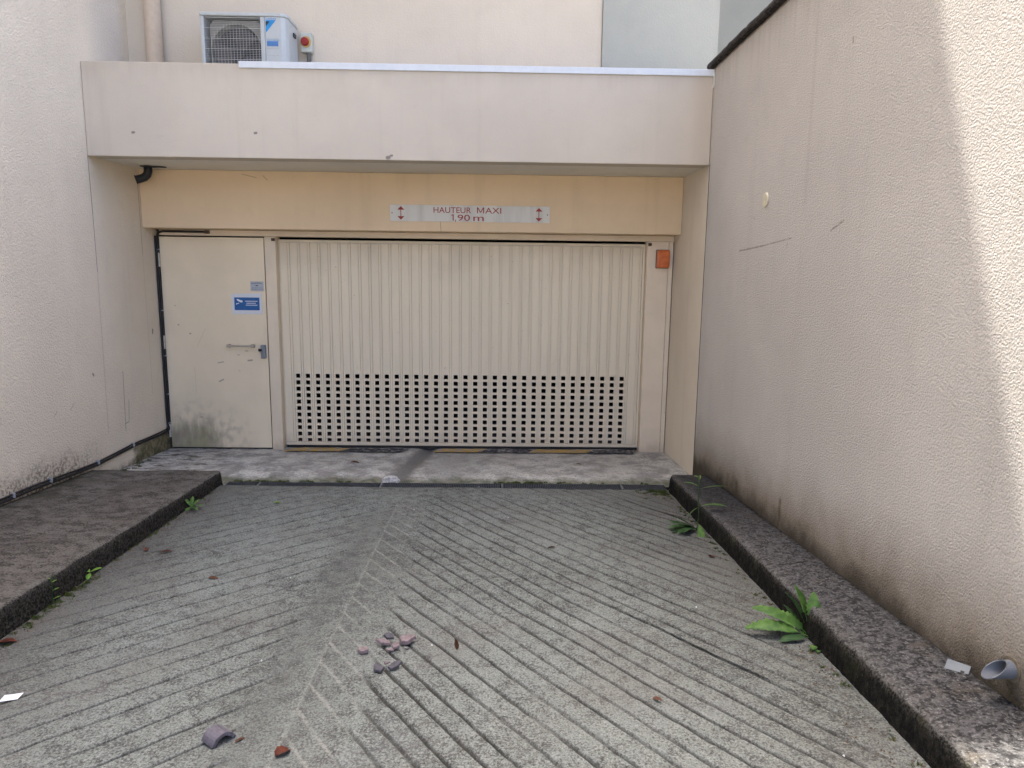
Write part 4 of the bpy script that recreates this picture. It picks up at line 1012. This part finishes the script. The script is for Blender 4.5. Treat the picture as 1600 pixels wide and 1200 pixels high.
# crumbs and grit along the kerbs (nobody could count them)
mb = MB()
def crumb(x, y, z, r):
    a = rng.random() * 6.3; vs_ = [(x + r * math.cos(a + k * 2.1) * rng.uniform(.6, 1.2), y + r * math.sin(a + k * 2.1) * rng.uniform(.6, 1.2), z - .002) for k in range(3)] + [(x, y, z + r * rng.uniform(.3, .8))]
    mb.add(vs_, [(0, 1, 3), (1, 2, 3), (2, 0, 3), (0, 2, 1)])
for _ in range(1500):
    y = rng.uniform(-5.2, -1.45)
    if rng.random() < .5: x = -2.235 - .012 * (-1.355 - y) + abs(rng.gauss(0, .07))
    else: x = 1.365 - .004 * (-1.45 - y) - abs(rng.gauss(0, .08))
    crumb(x, y, ramp_z(x, y) + .002, rng.uniform(.002, .007))
for _ in range(500):
    x, y = rng.uniform(-2.1, 1.3), rng.uniform(-5.0, -1.5); crumb(x, y, ramp_z(x, y) + .001, rng.uniform(.0015, .004))
tag(mb.build('grit', plain('grit and leaf crumbs', (.13, .09, .06), .95, .1, var=.6, sc=60)), 'grit and leaf crumbs along the kerbs', None, kind='stuff')
mb = MB()
for x, y in ((-1.15, -3.25), (.95, -3.72), (.05, -2.2), (-.3, -4.05), (1.12, -4.9), (-1.0, -4.15), (-.18, -1.36), (.25, -3.9), (-.62, -2.0)):
    x += .03 * rng.random(); crumb(x, y, ramp_z(x, y) + .002, .006)
tag(mb.build('white_grit', M['paper']), 'scattered white specks on the ramp', None, kind='stuff')

# ================================================================= PLANTS
def plant(name, loc, label, leaves, group=None, stems=()):
    t = thing(name, loc, label, 'weed', group)
    for k, (off, L, W, hd, tilt, curl, fold, wavy, roll, stalk, mt) in enumerate(leaves):
        b = Vector(loc) + Vector(off)
        mb = leaf_mesh(L, W, curl, fold, None, b, math.radians(hd), math.radians(tilt), wavy, 20, roll, stalk, 1.25 if stalk else .9, k)
        thicken(mb.build('leaf', M[mt], t, smooth=True), .0008)
    for path, r in stems: MB().tube([Vector(loc) + Vector(p) for p in path], r, 6).build('stem', M['weed_d'], t)
    return t
def lz(x, y): return (x, y, ramp_z(x, y))
# big-leaved weed by the kerb
plant('leafy_weed', lz(1.372, -4.08), 'bright green broad-leaved weed at the kerb, the nearer of two', [
    ((0, 0, .01), .275, .064, 168, 22, -.75, .35, .15, -.35, .25, 'weed'), ((-.01, .015, .01), .25, .058, 150, 38, -.8, .35, .15, -.3, .25, 'weed'), ((0, .02, .01), .17, .055, 140, 42, -.9, .3, .13, -.4, .2, 'weed'), ((0, -.01, .01), .15, .036, 190, 12, -.5, .3, .13, -.3, .2, 'weed_d'),
    ((.01, .02, .02), .21, .062, 120, 74, -.4, .3, .15, .25, .42, 'weed'), ((.01, .05, .02), .18, .055, 150, 70, -.5, .3, .15, .5, .42, 'weed_d'), ((.015, .0, .02), .185, .055, 70, 78, -.5, .3, .15, -.1, .42, 'weed'),
    ((.01, -.02, .01), .10, .04, 40, 60, -.5, .3, .1, .3, .2, 'weed_d'), ((-.0, -.06, .0), .07, .03, 240, 20, -.3, .3, .1, 0, .2, 'weed'), ((-.005, -.10, .0), .05, .022, 250, 30, -.4, .3, .1, 0, .2, 'weed'), ((.0, .06, .01), .13, .035, 130, 50, -.4, .3, .12, .2, .3, 'weed_d')])
# darker weed with a tall stem further down
wd = [((0, 0, .01), .20, .036, a, t, -.55, .3, .10, r_, .15, 'weed_d') for a, t, r_ in ((168, 25, .1), (182, 18, -.2), (200, 14, .2), (215, 18, -.1), (150, 32, .3), (192, 30, 0), (228, 22, .2), (175, 8, 0))]
wd += [((.01, -.02, .05), .19, .046, 262, -10, -.5, .3, .08, .1, .1, 'weed'), ((.005, .0, .16), .12, .032, 175, -30, -.9, .3, .08, .2, .1, 'weed'), ((.02, .0, .17), .17, .036, -12, 16, -.5, .3, .08, 0, .1, 'weed'),
       ((.0, .01, .30), .10, .022, 160, 25, -.6, .3, .05, 0, .1, 'weed'), ((.015, .01, .285), .19, .012, 5, 14, -.4, .2, .0, 0, .1, 'weed'), ((.0, .01, .33), .05, .012, 60, 60, -.4, .2, .0, 0, .1, 'weed_y'), ((0, .01, .36), .035, .012, 170, 30, -.5, .2, 0, 0, .1, 'weed_y')]
plant('leafy_weed', lz(1.318, -2.50), 'dark green weed with a tall thin stem at the kerb, the farther of two', wd, stems=[([(0, 0, 0), (.008, 0, .1), (.003, .004, .2), (.006, .01, .3), (0, .01, .37)], .0035)])
plant('seedling', lz(-2.245, -3.215), 'tiny bright three-leaved sprout at the foot of the pavement edge', [((0, 0, .035), .062, .030, 150, 12, -.3, .3, .05, 0, .1, 'weed_y'), ((0, 0, .035), .060, .030, 28, 20, -.3, .3, .05, 0, .1, 'weed_y'), ((0, 0, .03), .055, .026, -75, -5, -.5, .3, .05, 0, .1, 'weed_y')], stems=[([(0, 0, 0), (0, 0, .035)], .002)])
plant('seedling', lz(-2.20, -2.02), 'small spreading green sprout where the pavement edge nears the drain', [((0, 0, .02), .09, .026, a, t, -.5, .3, .08, 0, .15, 'weed') for a, t in ((10, 20), (60, 40), (-40, 12), (150, 50), (100, 60), (-90, 15))])
plant('fern_sprig', lz(-2.262, -3.52), 'yellowish feathery sprig in the moss under the pavement edge', [((0, 0, .02 + .022 * k), .040 - .003 * k, .010, 20 + 150 * (k % 2) + 8 * k, 25, -.3, .2, 0, 0, .1, 'weed_y') for k in range(6)], stems=[([(0, 0, 0), (.004, 0, .15)], .002)])
# moss cushions in the joints
M['moss'] = m_leaf('moss', (.035, .055, .010), (.085, .115, .022))
mb = MB()
def tuft(x, y, z, r, n):
    for _ in range(n):
        a = rng.random() * 6.283; d = r * math.sqrt(rng.random()); px, py = x + d * math.cos(a), y + d * math.sin(a) * .7; hh = rng.uniform(.006, .02) * (1.15 - d / r)
        b = rng.random() * 6.283; w = .003
        mb.add([(px - w * math.cos(b), py - w * math.sin(b), z - .003), (px + w * math.cos(b), py + w * math.sin(b), z - .003), (px + rng.uniform(-.008, .008), py + rng.uniform(-.008, .008), z + hh)], [(0, 1, 2)])
for _ in range(170):
    x = rng.choice([rng.uniform(-2.2, -1.1), rng.uniform(-2.2, -1.5), rng.uniform(.0, .45), rng.uniform(-.1, 1.35), rng.uniform(.15, .35)]); y = rng.uniform(-1.235, -1.17)
    tuft(x, y, apron_z(y) + .002, rng.uniform(.012, .035), 34)
for _ in range(60):
    x = 1.36 - abs(rng.gauss(0, .09)); y = -1.42 - abs(rng.gauss(0, .10)); tuft(x, y, ramp_z(x, y), rng.uniform(.015, .035), 40)
for _ in range(60):
    y = -3.5 + rng.gauss(0, .22); x = -2.235 - .012 * (-1.355 - y) + abs(rng.gauss(0, .03)); tuft(x, y, ramp_z(x, y), rng.uniform(.012, .03), 36)
for _ in range(70):
    y = rng.uniform(-5.2, -1.6); x = 1.362 - .004 * (-1.45 - y) - abs(rng.gauss(0, .015)); tuft(x, y, ramp_z(x, y), rng.uniform(.008, .02), 22)
for _ in range(26):
    y = rng.uniform(-1.2, -.5); x = XL + .02 + abs(rng.gauss(0, .04)); tuft(x, y, apron_z(y), rng.uniform(.015, .03), 36)
for _ in range(40):
    y = rng.uniform(-3.0, -1.5); x = -2.24 - .012 * (-1.355 - y) + abs(rng.gauss(0, .015)); tuft(x, y, ramp_z(x, y), rng.uniform(.006, .016), 20)
tag(mb.build('moss', M['moss']), 'green moss in the joints beside the drain and kerbs', None, kind='stuff')
